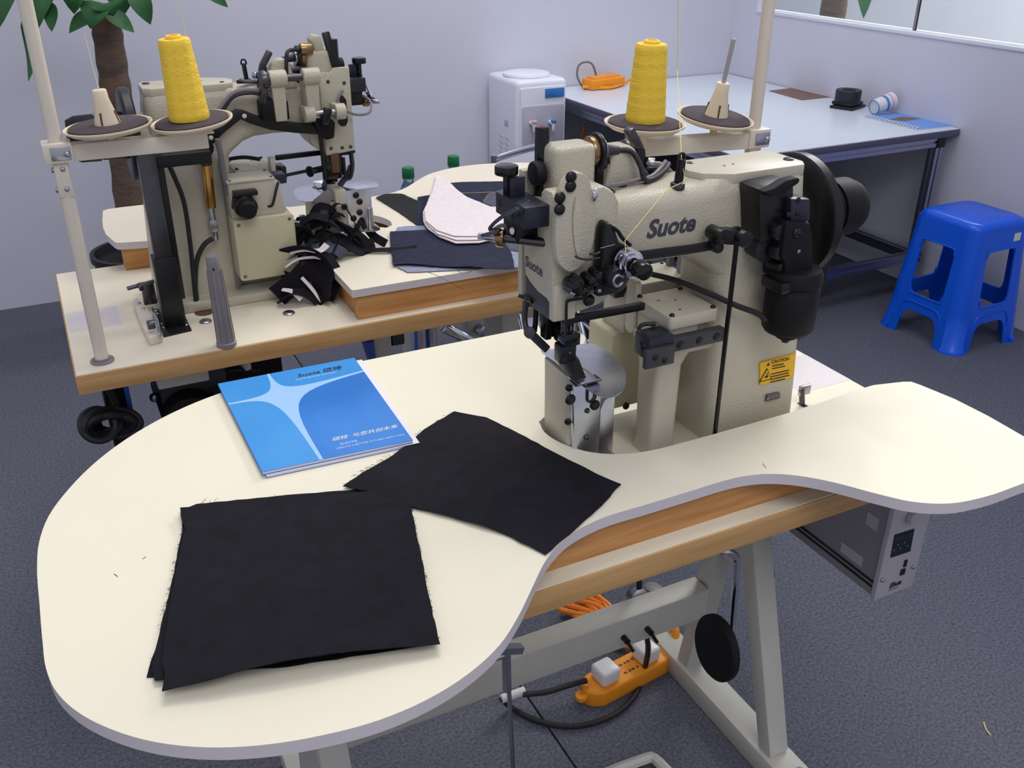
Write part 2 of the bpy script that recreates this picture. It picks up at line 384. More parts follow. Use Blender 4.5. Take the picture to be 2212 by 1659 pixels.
# blank sticker where the code was printed
bm = B(); box(bm, 1.145, 1.263, 1.116, 1.238, 0.75, 0.7504); tag(obj('sticker', bm, 'qr_blank', origin=(1.2,1.18,0.75)), 'plain white square sticker on front table behind the machine column', 'sticker')

# ---- rear table
TB = thing('sewing_table', (0.6, 2.06, 0), 'cream topped sewing table with wooden front edge behind the first table', 'table')
board(TB, -0.024, 1.212, 1.759, 2.36, 'laminate_b')
def turn(p): return (1.358-p[0], 3.28-p[1])
SLAB_B = [turn(p) for p in OUT[6:]] + [turn((1.0,0.9735))] + [turn(p) for p in SLOT[:-1]] + [(0.69,2.18),(0.522,1.94),(0.522,1.783),(0.526,1.779),(1.10,1.773),(1.19,1.78),(1.255,1.81)]
slab('b', SLAB_B, TB, 'laminate_b')
for (a, b) in (((0.532,1.7935),(1.212,1.7935)), ((0.545,1.805),(0.545,1.93)), ((0.13,2.319),(0.66,2.319)), ((0.139,2.33),(0.139,2.36)), ((0.75,2.345),(1.20,2.345)), ((1.20,1.805),(1.20,2.33))):
    bm = B(); obox(bm, (a[0],a[1],0.7765), (b[0],b[1],0.7765), 0.019, 0.053); obj('riser_rail', bm, 'wood_riser', TB, bevel=0.001)
leg_frame(TB, 0.17, 0.17, 2.06, 0.30)
leg_frame(TB, 1.0, 1.0, 2.06, 0.30)
bm = B(); box(bm, 0.2, 0.97, 2.10, 2.15, 0.232, 0.305); obj('stretcher', bm, 'frame', TB, bevel=0.004)
for p in [(0.4132,1.951,0.75),(0.4098,1.883,0.75),(0.2415,1.915,0.75)]:
    bm = B(); dome(bm, p, 0.0135, 0.005, seg=18); obj('bolt', bm, 'steel', TB)
p = (0.2482,1.9673,0.75)
bm = B(); cyl(bm, (p[0],p[1],0.7498), (p[0],p[1],0.7503), 0.02, seg=24); obj('cable_hole', bm, 'wood_dark', TB, label='brown bored cable hole')
bm = B(); box(bm, -0.018, 0.084, 1.975, 2.09, 0.75, 0.7504); tag(obj('sticker', bm, 'qr_blank', origin=(0.03,2.03,0.75)), 'plain white sticker near the left end of the rear table', 'sticker')


# ================================================================ brochures and cloth on the front table
def quadmap(c00, c10, c11, c01):
    def f(u, v):
        a = V(c00).lerp(V(c10), u); b = V(c01).lerp(V(c11), u); return a.lerp(b, v)
    return f
# corners: near-left, near-right, far-right, far-left of each booklet, on the table top
def brochure(name, cs, z0, z1, lift, label, cover='cover_blue'):
    cx = sum(c[0] for c in cs)/4; cy = sum(c[1] for c in cs)/4
    t = thing(name, (cx, cy, z0), label, 'brochure', 'blue brochures on the front table')
    f = quadmap(*[(c[0], c[1], 0) for c in cs])
    def sheet(u0, u1, v0, v1, zz0, zz1, nu=8, nv=8):
        bm = B(); g = {}
        for s, zz in ((0, zz0), (1, zz1)):
            for i in range(nu+1):
                for j in range(nv+1):
                    u = u0+(u1-u0)*i/nu; v = v0+(v1-v0)*j/nv; p = f(u, v)
                    g[s, i, j] = bm.verts.new((p.x, p.y, zz+lift(u, v)*(0.3+0.7*s)))
        for i in range(nu):
            for j in range(nv):
                bm.faces.new((g[0,i,j],g[0,i,j+1],g[0,i+1,j+1],g[0,i+1,j])); bm.faces.new((g[1,i,j],g[1,i+1,j],g[1,i+1,j+1],g[1,i,j+1]))
        for i in range(nu):
            bm.faces.new((g[0,i,0],g[0,i+1,0],g[1,i+1,0],g[1,i,0])); bm.faces.new((g[0,i,nv],g[1,i,nv],g[1,i+1,nv],g[0,i+1,nv]))
        for j in range(nv):
            bm.faces.new((g[0,0,j],g[1,0,j],g[1,0,j+1],g[0,0,j+1])); bm.faces.new((g[0,nu,j],g[0,nu,j+1],g[1,nu,j+1],g[1,nu,j]))
        return bm
    obj('pages', sheet(0.004, 0.999, 0.003, 0.997, z0+0.0004, z1-0.0004), 'paper', t)
    obj('back_cover', sheet(0, 1, 0, 1, z0, z0+0.0004), 'cover_blue', t)
    obj('front_cover', sheet(0, 1, 0, 1, z1-0.0004, z1), cover, t)
    return t, f
C2 = [(0.193,1.147),(0.418,1.137),(0.432,1.446),(0.198,1.447)]
C0 = [(0.189,1.150),(0.409,1.140),(0.4195,1.449),(0.187,1.452)]
brochure('brochure', C2, 0.8202, 0.8245, lambda u, v: 0.0, 'lower blue brochure with white page edge showing, under the star brochure', 'paper')
BR, bf = brochure('brochure', C0, 0.8250, 0.8295, lambda u, v: 0.0, 'upper blue brochure with pale four-pointed star on its cover')
def print_patch(name, uv, m, dz, hub):
    bm = B(); vs = []; hp_ = bf(*hub); hv = bm.verts.new((hp_.x, hp_.y, 0.8295+dz))
    for u, v in uv:
        p = bf(u, v); vs.append(bm.verts.new((p.x, p.y, 0.8295+0.0+dz)))
    for a_, b_ in zip(vs, vs[1:]+(vs[:1] if hub == (cu, cv) else [])): bm.faces.new((hv, a_, b_))
    o = obj(name, bm, m, BR, smooth=False); return o
def arc(p, c, q, n=10):
    """quadratic curve p..q with control c"""
    return [((1-t)**2*p[0]+2*t*(1-t)*c[0]+t*t*q[0], (1-t)**2*p[1]+2*t*(1-t)*c[1]+t*t*q[1]) for t in [i/n for i in range(n+1)]]
# star centre (0.36, 0.735) in cover coordinates
cu, cv = 0.355, 0.735
h = 0.008
def flank(p, q, d1, d2, a, b):
    # cubic from p towards q with handles running along the two axes towards the centre
    h1 = (p[0]+(cu-p[0])*a+d1[0], p[1]+(cv-p[1])*a+d1[1]); h2 = (q[0]+(cu-q[0])*b+d2[0], q[1]+(cv-q[1])*b+d2[1]); out = []
    for i in range(15):
        t = i/14; out.append(tuple((1-t)**3*p[j]+3*t*(1-t)**2*h1[j]+3*t*t*(1-t)*h2[j]+t**3*q[j] for j in (0, 1)))
    return out
F1 = flank((cu-0.008,1.0),(0.0,cv+0.008),(-0.02,0.0),(0.0,0.012),0.92,0.86)
F2 = flank((0.0,cv-0.006),(cu+0.012,0.0),(0.0,-0.012),(-0.02,0.0),0.86,0.94)
F3 = flank((cu+0.036,0.0),(1.0,cv+0.070),(0.02,0.0),(0.0,-0.018),0.94,0.92)
F4 = flank((1.0,cv+0.088),(cu+0.010,1.0),(0.0,0.012),(0.018,0.0),0.92,0.90)
star = F1+F2+F3+F4
print_patch('star_print', star, 'cover_star', 0.0002, (cu, cv))
print_patch('corner_print', F1[::-1], 'cover_blue_light', 0.0001, (0.0,0.999))
print_patch('corner_print', F4[::-1], 'cover_blue_light', 0.0001, (0.999,0.999))
print_patch('corner_print', F2[::-1], 'cover_blue_light', 0.0001, (0.001,0.001))
def on_cover(u, v): p = bf(u, v); return ((p.x, p.y, 0.8299), (bf(u+0.05, v)-bf(u-0.05, v)), (bf(u, v+0.05)-bf(u, v-0.05)))
text('title_print', 'Suote 硕特', 'dark_print', on_cover(0.70, 0.905), 0.0165, BR, 0.0001, 0.25, 0.0002)
text('subtitle_print', 'SUOTE SEWING MACHINE', 'silver_print', on_cover(0.66, 0.862), 0.0058, BR, 0.0001)
text('motto_print', '硕特  与您共创未来', 'silver_print', on_cover(0.735, 0.155), 0.0118, BR, 0.0001, 0.3, 0.0001)
text('name_print', 'SUOTE', 'silver_print', on_cover(0.60, 0.098), 0.0085, BR, 0.0001)
text('slogan_print', 'CREATE A BETTER FUTURE WITH YOU', 'silver_print', on_cover(0.735, 0.066), 0.0060, BR, 0.0001)

def cloth(name, outline, z, m, label, cat='fabric', group=None, zf=None, th=0.0012, step=0.012, fray=(), seed=1, back=None):
    """a cloth piece cut to an outline (list of xy), draped by zf(x, y)"""
    rnd = random.Random(seed)
    P = []
    n = len(outline)
    for i in range(n):
        a, b = outline[i], outline[(i+1) % n]; L = math.hypot(b[0]-a[0], b[1]-a[1]); k = max(1, int(L/step))
        for j in range(k):
            t = j/k; jx = rnd.uniform(-1, 1)*0.0008; P.append((a[0]+(b[0]-a[0])*t+jx, a[1]+(b[1]-a[1])*t+rnd.uniform(-1, 1)*0.0008))
    bm = B(); vs = [bm.verts.new((x, y, 0)) for x, y in P]; bm.faces.new(vs)
    bmesh.ops.triangulate(bm, faces=bm.faces)
    for _ in range(3):
        es = [e for e in bm.edges if e.calc_length() > step*1.6]
        if not es: break
        bmesh.ops.subdivide_edges(bm, edges=es, cuts=1); bmesh.ops.triangulate(bm, faces=[f for f in bm.faces if len(f.verts) > 3])
        bmesh.ops.beautify_fill(bm, faces=bm.faces, edges=[e for e in bm.edges if len(e.link_faces) == 2])
    for v in bm.verts:
        v.co.z = z+(zf(v.co.x, v.co.y) if zf else 0)
    r = bmesh.ops.extrude_face_region(bm, geom=list(bm.faces))
    for v in [g for g in r['geom'] if isinstance(g, bmesh.types.BMVert)]: v.co.z += th
    cx = sum(p[0] for p in outline)/n; cy = sum(p[1] for p in outline)/n
    t = thing(name, (cx, cy, z), label, cat, group)
    o = obj('cloth', bm, m, t, sharp=60)
    if fray:
        bm = B()
        for (i, cnt, ln) in fray:
            a, b = V(outline[i]+(0,)), V(outline[(i+1) % n]+(0,)); d = (b-a).normalized(); nrm = V((d.y, -d.x, 0))
            if (V((cx, cy, 0))-a).dot(nrm) > 0: nrm = -nrm
            for _ in range(cnt):
                p = a.lerp(b, rnd.random()); zz = z+(zf(p.x, p.y) if zf else 0)+th*0.5
                l = ln*rnd.uniform(0.3, 1.0); sl = rnd.uniform(-0.8, 0.8)
                q = p+nrm*l+d*l*sl; mid = p.lerp(q, 0.5)+d*l*rnd.uniform(-0.3, 0.3)
                tube(bm, [(p.x,p.y,zz),(mid.x,mid.y,zz+rnd.uniform(0,0.002)),(q.x,q.y,max(z,zz-0.001))], 0.00022, 3, 2)
        fo = obj('frayed_threads', bm, m, t); fo['kind'] = 'stuff'
    return t
def bump_(x, y, cx, cy, r): return math.exp(-((x-cx)**2+(y-cy)**2)/(r*r))
# right hand piece, lifted along its near edge, overhanging the table edge
RB = [(0.2816,1.0747),(0.3716,1.1223),(0.4382,1.1718),(0.5023,1.2052),(0.5399,1.1652),(0.5676,1.0852),(0.5897,1.011),(0.6138,0.9415),(0.6269,0.9128),(0.5764,0.8803),(0.5061,0.8437),(0.4587,0.8203),(0.4321,0.8801),(0.412,0.9066),(0.3896,0.9369),(0.3471,0.9882),(0.3225,1.0245)]
def zr(x, y): return 0.0016+0.010*bump_(x, y, 0.46, 0.93, 0.06)*(0.6+0.4*math.sin(60*(x-y)))+0.004*bump_(x, y, 0.40, 0.97, 0.04)+0.005*bump_(x, y, 0.33, 1.06, 0.05)
cloth('fabric_piece', RB, 0.8206, 'cloth_black', 'black rectangular fabric piece lying askew against the brochure corner', 'fabric', 'black fabric pieces on the front table', zr, fray=((0,26,0.010),(1,16,0.008),(2,6,0.006)), seed=3)
# left hand stack: three layers, fanned at the near-left corner
S1 = [(0.0718,1.1168),(0.0942,1.1226),(0.2076,1.0913),(0.2962,1.0629),(0.3476,0.9896),(0.3143,0.8616),(0.2899,0.7728),(0.2633,0.7406),(0.1252,0.774),(-0.0087,0.8223),(0.0127,0.8845),(0.0431,0.9854),(0.0699,1.0764)]
S2 = [(0.0732,1.1129),(0.0896,1.112),(0.1696,1.0883),(0.3422,0.989),(0.3184,0.8869),(0.282,0.7491),(0.1616,0.7613),(-0.0026,0.8077),(-0.0012,0.8341),(0.0364,0.9574),(0.0669,1.0637)]
S3 = [(0.0711,1.108),(0.1165,1.0939),(0.2138,1.0653),(0.3088,1.0407),(0.3448,0.9817),(0.3263,0.9099),(0.3049,0.8303),(0.2774,0.7221),(0.2056,0.7398),(0.1123,0.7598),(0.0579,0.7695),(0.0018,0.7818),(0.0087,0.8037),(0.0085,0.8333),(0.0324,0.9281),(0.0615,1.0349),(0.0696,1.0633)]
def zs(k):
    def f(x, y): return 0.0012*k+0.0045*k*bump_(x, y, 0.13, 0.76, 0.10)+0.0016*k*(0.5+0.5*math.sin(42*(y+0.25*x)))*max(0, min(1, (1.08-y)*4))+0.002*k*bump_(x, y, 0.07, 1.11, 0.03)+0.0025*k*math.exp(-((y-0.788+0.216*x)/0.03)**2)*max(0, math.sin(PI*min(1, max(0, (x+0.02)/0.31))))
    return f
for k, (S, lb) in enumerate(((S1, 'lowest black fabric sheet of the left stack, its corner fanned out furthest'), (S2, 'middle black fabric sheet of the left stack'), (S3, 'topmost black fabric sheet of the left stack with faint creases'))):
    cloth('fabric_piece', S, 0.8206+0.0022*k, 'cloth_black', lb, 'fabric', 'black fabric pieces on the front table', zs(k), fray=((len(S)-3,10,0.005),(len(S)-2,8,0.005),(1,4,0.012),(4,10,0.003),(5,10,0.003),(6,8,0.003)), seed=20+k)

LINT = [[(-0.0208,1.0178,0.8203),(-0.019,1.015,0.8203),(-0.0174,1.0104,0.8203)], [(0.0138,1.0326,0.8203),(0.0157,1.0347,0.8203),(0.018,1.0356,0.8203)], [(0.8419,0.872,0.8203),(0.8395,0.8662,0.8203),(0.8378,0.8601,0.8203)], [(0.104,1.131,0.8203),(0.1069,1.1333,0.8203),(0.1095,1.1345,0.8203)]]
LL = ['short dark lint fibre lying left on the foreground table', 'tiny dark lint fibre beside the left fabric stack', 'brown thread snip on the front table strip below the machine', 'tiny yellow thread snip above the left fabric stack']
for pts, lb, m in zip(LINT, LL, ('label_black', 'label_black', 'kraft', 'thread')):
    bm = B(); tube(bm, pts, 0.0004, 4, 2); tag(obj('lint', bm, m, origin=pts[0]), lb, 'lint', 'lint on the front table')


# ================================================================ post-bed sewing machine (two alike, back to back)
MO = (0.785, 1.06, 0.75)
M = thing('sewing_machine', MO, 'beige post-bed sewing machine in front, lettering and black bobbin winder facing the viewer', 'sewing machine', 'post-bed sewing machines on the two tables')
def mp(name, bm, m, bevel=0.0, parent=None, **k): return obj(name, bm, m, parent or M, bevel, **k)
def screw(p, axis, r=0.006, h=0.004, m='black_gloss', parent=None, name='screw'):
    bm = B(); dome(bm, p, r, h, axis, 12); return mp(name, bm, m, parent=parent)

# --- base, column, arm, head
bm = B(); box(bm, 0.60, 1.03, 0.985, 1.165, 0.75, 0.772); mp('base_casting', bm, 'paint_flat', 0.004)
bm = B(); box(bm, 0.70, 0.862, 0.982, 1.10, 0.772, 0.782); mp('base_plate', bm, 'paint_flat', 0.003)
for x in (0.712, 0.85):
    for y in (0.995, 1.088): screw((x, y, 0.782), (0, 0, 1), 0.0028, 0.001, 'dark_steel')
# column: lofted, widening towards its foot
bm = B(); rings = []
for z, xa, xb, ya, yb in ((0.772,0.848,1.026,1.004,1.122),(0.86,0.846,1.022,1.005,1.12),(0.98,0.842,1.014,1.007,1.116),(1.06,0.836,1.004,1.008,1.113),(1.10,0.822,0.997,1.009,1.112),(1.15,0.805,0.99,1.010,1.112),(1.188,0.805,0.986,1.012,1.11),(1.199,0.812,0.978,1.020,1.103)):
    rings.append([(x, y, z) for x, y in rrect(xa, xb, ya, yb, 0.022, 5)])
faces_from(bm, rings); mp('column', bm, 'paint', sharp=50)
# arm: rounded square section from head to column, thicker at the column
bm = B(); rings = []
for x, z0, z1, ya, yb, r in ((0.63,1.088,1.195,1.016,1.106,0.026),(0.68,1.092,1.194,1.012,1.108,0.026),(0.74,1.094,1.194,1.010,1.110,0.026),(0.78,1.092,1.195,1.010,1.111,0.026),(0.805,1.084,1.196,1.0095,1.112,0.024),(0.83,1.066,1.197,1.009,1.112,0.022),(0.85,1.045,1.198,1.009,1.112,0.02),(0.90,1.045,1.198,1.010,1.112,0.02)):
    rings.append([(x, y, z) for y, z in rrect(ya, yb, z0, z1, r, 5)])
faces_from(bm, rings); ARM = mp('arm', bm, 'paint', sharp=50)
# head: a rounded casting with a curved lower back corner and a notch behind
hp = [(1.011,1.060)]+[(1.0254,1.0673),(1.0518,1.0685),(1.0736,1.0743),(1.089,1.0812),(1.0923,1.1016)]+[(1.094,1.147),(1.056,1.147),(1.056,1.176),(1.050,1.176),(1.046,1.208),(1.038,1.214),(1.018,1.214),(1.011,1.207)]
bm = B(); prism(bm, hp, 'x', 0.565, 0.60); HEAD = mp('head', bm, 'paint', 0.003)
bm = B(); prism(bm, [(0.598,1.043),(0.64,1.050),(0.655,1.058),(0.663,1.072),(0.664,1.10),(0.664,1.19),(0.655,1.205),(0.64,1.214),(0.598,1.214)], 'y', 1.012, 1.108); mp('head_body', bm, 'paint', 0.005)
bm = B(); box(bm, 0.5655, 0.600, 1.006, 1.020, 1.040, 1.09); mp('needle_guard_casting', bm, 'paint_flat', 0.003)
# plinth cover on the column top
bm = B(); prism(bm, [(0.803,1.058),(0.812,1.035),(0.85,1.014),(0.975,1.014),(0.986,1.03),(0.986,1.095),(0.972,1.108),(0.83,1.108),(0.81,1.095)], 'z', 1.19, 1.206); PL = mp('top_cover', bm, 'paint_flat', 0.002)
screw((0.972, 1.045, 1.206), (0, 0, 1), 0.008, 0.003, 'black_blue', PL); screw((0.83, 1.09, 1.206), (0, 0, 1), 0.005, 0.002, 'black_blue', PL)
for p in ((0.865,1.056,1.206),(0.882,1.058,1.206)): screw(p, (0,0,1), 0.0025, 0.0008, 'red_dot', PL, 'oil_mark')
for p, r in (((0.668,1.046,1.1945),0.0085), ((0.70,1.068,1.1945),0.0088)): screw(p, (0,0,1), r, 0.004, 'black_gloss', ARM, 'oil_plug')
for p in ((0.735,1.062,1.1945),(0.82,1.04,1.1965),(0.648,1.07,1.214)): screw(p, (0,0,1), 0.003, 0.0008, 'red_dot', ARM, 'oil_mark')
# fan shaped front cover with its bolts
fan = [(0.5782,1.234),(0.5885,1.2404),(0.6006,1.2367),(0.6098,1.2245),(0.6173,1.1962),(0.62,1.1715),(0.6179,1.1439),(0.611,1.1272),(0.6003,1.1168),(0.5852,1.111),(0.5697,1.1229),(0.5631,1.1427),(0.5617,1.1674),(0.5635,1.1971),(0.5694,1.22)]
fan = [tuple(p)[::2] for p in catmull([(x, 0, z) for x, z in fan], 3, True)]
bm = B(); prism(bm, fan, 'y', 0.998, 1.014); FAN = mp('front_cover', bm, 'paint', 0.002)
fan2 = [(0.5882,1.2104),(0.5944,1.2055),(0.6021,1.1847),(0.6044,1.1631),(0.6011,1.1451),(0.5941,1.1317),(0.5887,1.1469),(0.585,1.1719),(0.5849,1.193)]
fan2 = [tuple(p)[::2] for p in catmull([(x, 0, z) for x, z in fan2], 3, True)]
bm = B(); prism(bm, fan2, 'y', 0.995, 0.9985); mp('cover_ridge', bm, 'paint', 0.0015, FAN)
for p in [(0.5806,0.998,1.2364),(0.5804,0.998,1.2248),(0.5657,0.998,1.212),(0.5655,0.998,1.1973)]: screw(p, (0,-1,0), 0.0078, 0.005, 'black', FAN, 'bolt')
screw((0.6163,1,1.2094), (1,-0.6,0), 0.009, 0.005, 'chrome', FAN, 'bolt')
# --- lettering
sx = [(0.7082,1.009,1.142), (0.7861,1.009,1.1514)]
c = V(sx[0]).lerp(V(sx[1]), 0.5)
text('brand_lettering', 'Suote', 'lettering', ((c.x, 1.0096, c.z-0.0005), (1,0,0), (0,0,1)), 0.0345, M, 0.0002, 0.22, 0.0011, xs=0.98)
text('brand_lettering', 'Suote', 'lettering', ((0.5648, 1.062, 1.101), (0,-1,0), (0,0,1)), 0.0205, M, 0.0002, 0.0, 0.0005, xs=1.05)
# caution label and rating plate on the column
lab = [(0.9322,0.9044),(1.0031,0.9055),(1.0052,0.8626),(0.9385,0.8643)]
bm = B(); prism(bm, lab, 'y', 1.0025, 1.008); LB = mp('caution_label', bm, 'label_yellow', label='yellow caution label')
c = (0.9725,1.002,0.9004); text('caution_print', 'CAUTION', 'label_black', (c, (1,0,-0.03), (0,0,1)), 0.0080, LB, 0.0002)
def tri(bm, c, s, y0):
    prism(bm, [(c[0]-s, c[1]-s*0.8), (c[0]+s, c[1]-s*0.8), (c[0], c[1]+s)], 'y', y0, y0+0.0006)
bm = B(); c = (0.9488,1.002,0.899); tri(bm, (c[0], c[2]), 0.003, 1.0019); mp('warning_print', bm, 'label_black', parent=LB)
bm = B(); c = (0.9481,1.002,0.8806); tri(bm, (c[0]-0.001, c[2]), 0.0125, 1.0019); mp('warning_print', bm, 'label_black', parent=LB)
bm = B(); tri(bm, (c[0]-0.001, c[2]-0.0003), 0.0098, 1.0014); mp('warning_print', bm, 'label_yellow', parent=LB)
bm = B(); box(bm, c[0]-0.004, c[0]+0.003, 1.0012, 1.0016, c[2]-0.0045, c[2]-0.001); box(bm, c[0]-0.001, c[0]+0.001, 1.0012, 1.0016, c[2]-0.001, c[2]+0.004); mp('hand_symbol', bm, 'label_black', parent=LB)
bm = B()
for i, (w, x) in enumerate(((0.022,0),(0.026,0),(0,0),(0.036,0),(0.036,0),(0.038,0),(0.030,0))):
    if w: p = (0.9579,1.002,0.8938); obox(bm, (p[0], 1.0021, p[2]-0.0047*i), (p[0]+w, 1.0021, p[2]-0.0047*i-0.0006), 0.0006, 0.0016)
mp('small_print', bm, 'label_black', parent=LB)
bm = B(); a = (0.9542,1,0.8384); b = (0.9796,1,0.8374); tube(bm, [(a[0],1.0035,a[2]),(b[0],1.0035,b[2])], 0.0058, 10, 0); RP = mp('rating_plate', bm, 'plate_grey')
for q in (a, b): screw((q[0], 0.9985, q[2]), (0,-1,0), 0.002, 0.0012, 'steel', RP)

# --- tower and shafts on top of the head
bm = B(); prism(bm, rrect(0.590, 0.653, 1.052, 1.10, 0.012, 4), 'z', 1.185, 1.258); mp('tower', bm, 'paint', 0.008, segs=3)
bm = B(); box(bm, 0.565, 0.61, 1.05, 1.095, 1.176, 1.188); mp('tower_foot', bm, 'paint_flat', 0.003)
screw((0.585,1.066,1.188), (0,0,1), 0.008, 0.001, 'black', None, 'oil_hole')
bm = B(); cyl(bm, (0.592,1.095,1.17), (0.592,1.095,1.278), 0.0098); o = mp('spring_tube', bm, 'black_gloss', 0.001); screw((0.592,1.095,1.278),(0,0,1),0.003,0.0008,'red_dot',o,'oil_mark')
bm = B(); cyl(bm, (0.585,1.08,1.222), (0.570,1.08,1.222), 0.016); mp('knob', bm, 'black_matte', 0.003)
# eccentric rings and shaft
bm = B(); cyl(bm, (0.652,1.078,1.243), (0.662,1.078,1.243), 0.020, seg=24); RG = mp('bearing_ring', bm, 'bronze', 0.002)
bm = B(); cyl(bm, (0.662,1.078,1.243), (0.669,1.078,1.243), 0.024, seg=24); mp('ring_cover', bm, 'black', 0.002, RG)
bm = B(); cyl(bm, (0.669,1.078,1.243), (0.674,1.078,1.243), 0.017, seg=24); mp('ring_collar', bm, 'steel', 0.001, RG)
bm = B(); cyl(bm, (0.674,1.078,1.243), (0.70,1.078,1.240), 0.008, 0.006); mp('cable_gland', bm, 'dark_grey', 0.001, RG)
bm = B(); obox(bm, (0.667,1.078,1.243), (0.669,1.080,1.195), 0.012, 0.02, (0,1,0)); mp('link_arm', bm, 'black', 0.003)
bm = B(); cyl(bm, (0.66,1.09,1.222), (0.70,1.09,1.222), 0.0085); mp('shaft', bm, 'dark_steel', 0.001)
bm = B(); cyl(bm, (0.687,1.09,1.222), (0.698,1.09,1.222), 0.0125); mp('shaft_collar', bm, 'dark_grey', 0.001)
bm = B(); prism(bm, [(0.678,1.185),(0.744,1.185),(0.739,1.21),(0.728,1.238),(0.716,1.246),(0.700,1.246),(0.690,1.236),(0.684,1.21)], 'y', 1.075, 1.105); mp('shaft_bracket', bm, 'paint', 0.005, segs=3)
bm = B(); obox(bm, (0.728,1.10,1.262), (0.748,1.10,1.232), 0.012, 0.016, (0,1,0)); mp('lever_handle', bm, 'dark_steel', 0.003)
bm = B(); obox(bm, (0.745,1.10,1.235), (0.755,1.10,1.19), 0.014, 0.02, (0,1,0)); mp('lever_arm', bm, 'black', 0.003)
bm = B(); cyl(bm, (0.757,1.09,1.215), (0.765,1.085,1.214), 0.007); mp('lever_nut', bm, 'steel', 0.001)
bm = B(); tube(bm, [(0.748,1.085,1.208),(0.76,1.075,1.185)], 0.002, 6, 0); mp('link_pin', bm, 'dark_steel')
# black and grey leads over the arm
bm = B(); tube(bm, [(0.698,1.078,1.240),(0.716,1.07,1.238),(0.725,1.06,1.22),(0.728,1.055,1.205),(0.74,1.06,1.1985),(0.762,1.07,1.199),(0.785,1.085,1.203),(0.80,1.10,1.206)], 0.0038, 8, 6); mp('lead', bm, 'rubber')
bm = B(); tube(bm, [(0.66,1.045,1.203),(0.69,1.055,1.2005),(0.72,1.062,1.2),(0.75,1.07,1.2),(0.78,1.09,1.204),(0.795,1.10,1.21)], 0.0032, 8, 6); mp('lead', bm, 'cable_grey', label='grey lead')
# thread guide post on the arm
a = (0.7672,1.03,1.1896); b = (0.7678,1.03,1.2349)
bm = B(); obox(bm, (a[0],1.03,1.19), (a[0]+0.003,1.03,b[2]-0.004), 0.008, 0.010, (0,1,0)); tube(bm, [(a[0]-0.003,1.03,b[2]-0.006),(a[0]-0.001,1.03,b[2]+0.003),(a[0]+0.006,1.03,b[2]+0.003),(a[0]+0.008,1.03,b[2]-0.006)], 0.002, 6, 5); GP = mp('thread_guide_post', bm, 'black', 0.001)
bm = B(); cyl(bm, (a[0],1.03,1.19), (a[0],1.03,1.20), 0.010); mp('guide_foot', bm, 'dark_steel', 0.002, GP)

# --- black guide block at the end of the head
bm = B(); box(bm, 0.530, 0.566, 1.022, 1.108, 1.168, 1.197); GB = mp('guide_block', bm, 'black_blue', 0.002)
bm = B(); box(bm, 0.536, 0.556, 1.072, 1.082, 1.197, 1.222); mp('block_fin', bm, 'black_blue', 0.001, GB)
bm = B(); cyl(bm, (0.535,1.085,1.19), (0.535,1.085,1.225), 0.0045); cyl(bm, (0.535,1.085,1.224), (0.535,1.085,1.236), 0.0155, seg=24); mp('thumb_screw', bm, 'black_gloss', 0.0015, GB)
for (y, z) in ((1.098,1.184),(1.060,1.180),(1.038,1.184)): screw((0.530,y,z), (-1,0,0), 0.006, 0.001, 'black', GB, 'bolt')
screw((0.55,1.05,1.197), (0,0,1), 0.004, 0.001, 'black', GB, 'bolt')
bm = B(); box(bm, 0.535, 0.566, 1.055, 1.095, 1.138, 1.168); mp('guide_seat', bm, 'black', 0.002, GB)
bm = B(); cyl(bm, (0.526,1.075,1.142), (0.575,1.03,1.142), 0.006); mp('lube_pipe', bm, 'dark_steel')
bm = B(); cyl(bm, (0.527,1.074,1.142), (0.519,1.081,1.142), 0.012, seg=18); mp('pipe_nut', bm, 'bronze', 0.001)
bm = B(); cyl(bm, (0.519,1.081,1.142), (0.500,1.098,1.142), 0.005); mp('pipe_fitting', bm, 'steel', 0.001)
loop = [(0.515,1.0257,1.1725),(0.515,1.0631,1.158),(0.515,1.0912,1.1504),(0.515,1.0883,1.157),(0.515,1.0562,1.1784),(0.515,1.0132,1.201)]
bm = B(); tube(bm, [(0.501,1.097,1.142)]+loop[1:], 0.0026, 8, 6); mp('bent_pipe', bm, 'dark_steel')
screw((0.533,1.062,1.155), (-1,0,0.2), 0.005, 0.004, 'white_plastic', None, 'pin_head')

# --- thread tension unit on the head front
tp = [(0.6272,1.1669),(0.631,1.1732),(0.6374,1.1717),(0.6413,1.165),(0.6496,1.1451),(0.6629,1.1381),(0.6724,1.1258),(0.6723,1.1064),(0.6691,1.0906),(0.6632,1.0797),(0.6541,1.0746),(0.6216,1.0743),(0.6148,1.0833),(0.6236,1.1046),(0.6252,1.1266),(0.6255,1.1486)]
bm = B(); prism(bm, tp, 'y', 0.986, 1.008); TP = mp('tension_plate', bm, 'black', 0.002)
c = V((0.6584,0.975,1.1203))
bm = B()
for k, (r, y) in enumerate(((0.0185,0.984),(0.0165,0.976),(0.0185,0.970),(0.0145,0.964))): lathe(bm, [(0.003,0),(r*0.6,0.0005),(r,0.0022),(r*0.6,0.0035),(0.003,0.004)], (c.x, y, c.z), (0,-1,0), 28)
mp('tension_discs', bm, 'chrome', 0, TP)
bm = B(); cyl(bm, (c.x,0.985,c.z), (c.x,0.95,c.z), 0.006); mp('tension_spindle', bm, 'dark_steel', 0.001, TP)
bm = B(); cyl(bm, (c.x+0.001,0.956,c.z-0.001), (c.x+0.001,0.936,c.z-0.001), 0.0125, 0.0115, seg=22); mp('tension_knob', bm, 'black_gloss', 0.002, TP)
c = V((0.6375,0.985,1.1024))
bm = B(); cyl(bm, (c.x,0.99,c.z), (c.x,0.966,c.z), 0.0165, 0.0145, seg=24); KN = mp('tension_knob', bm, 'black', 0.002, TP)
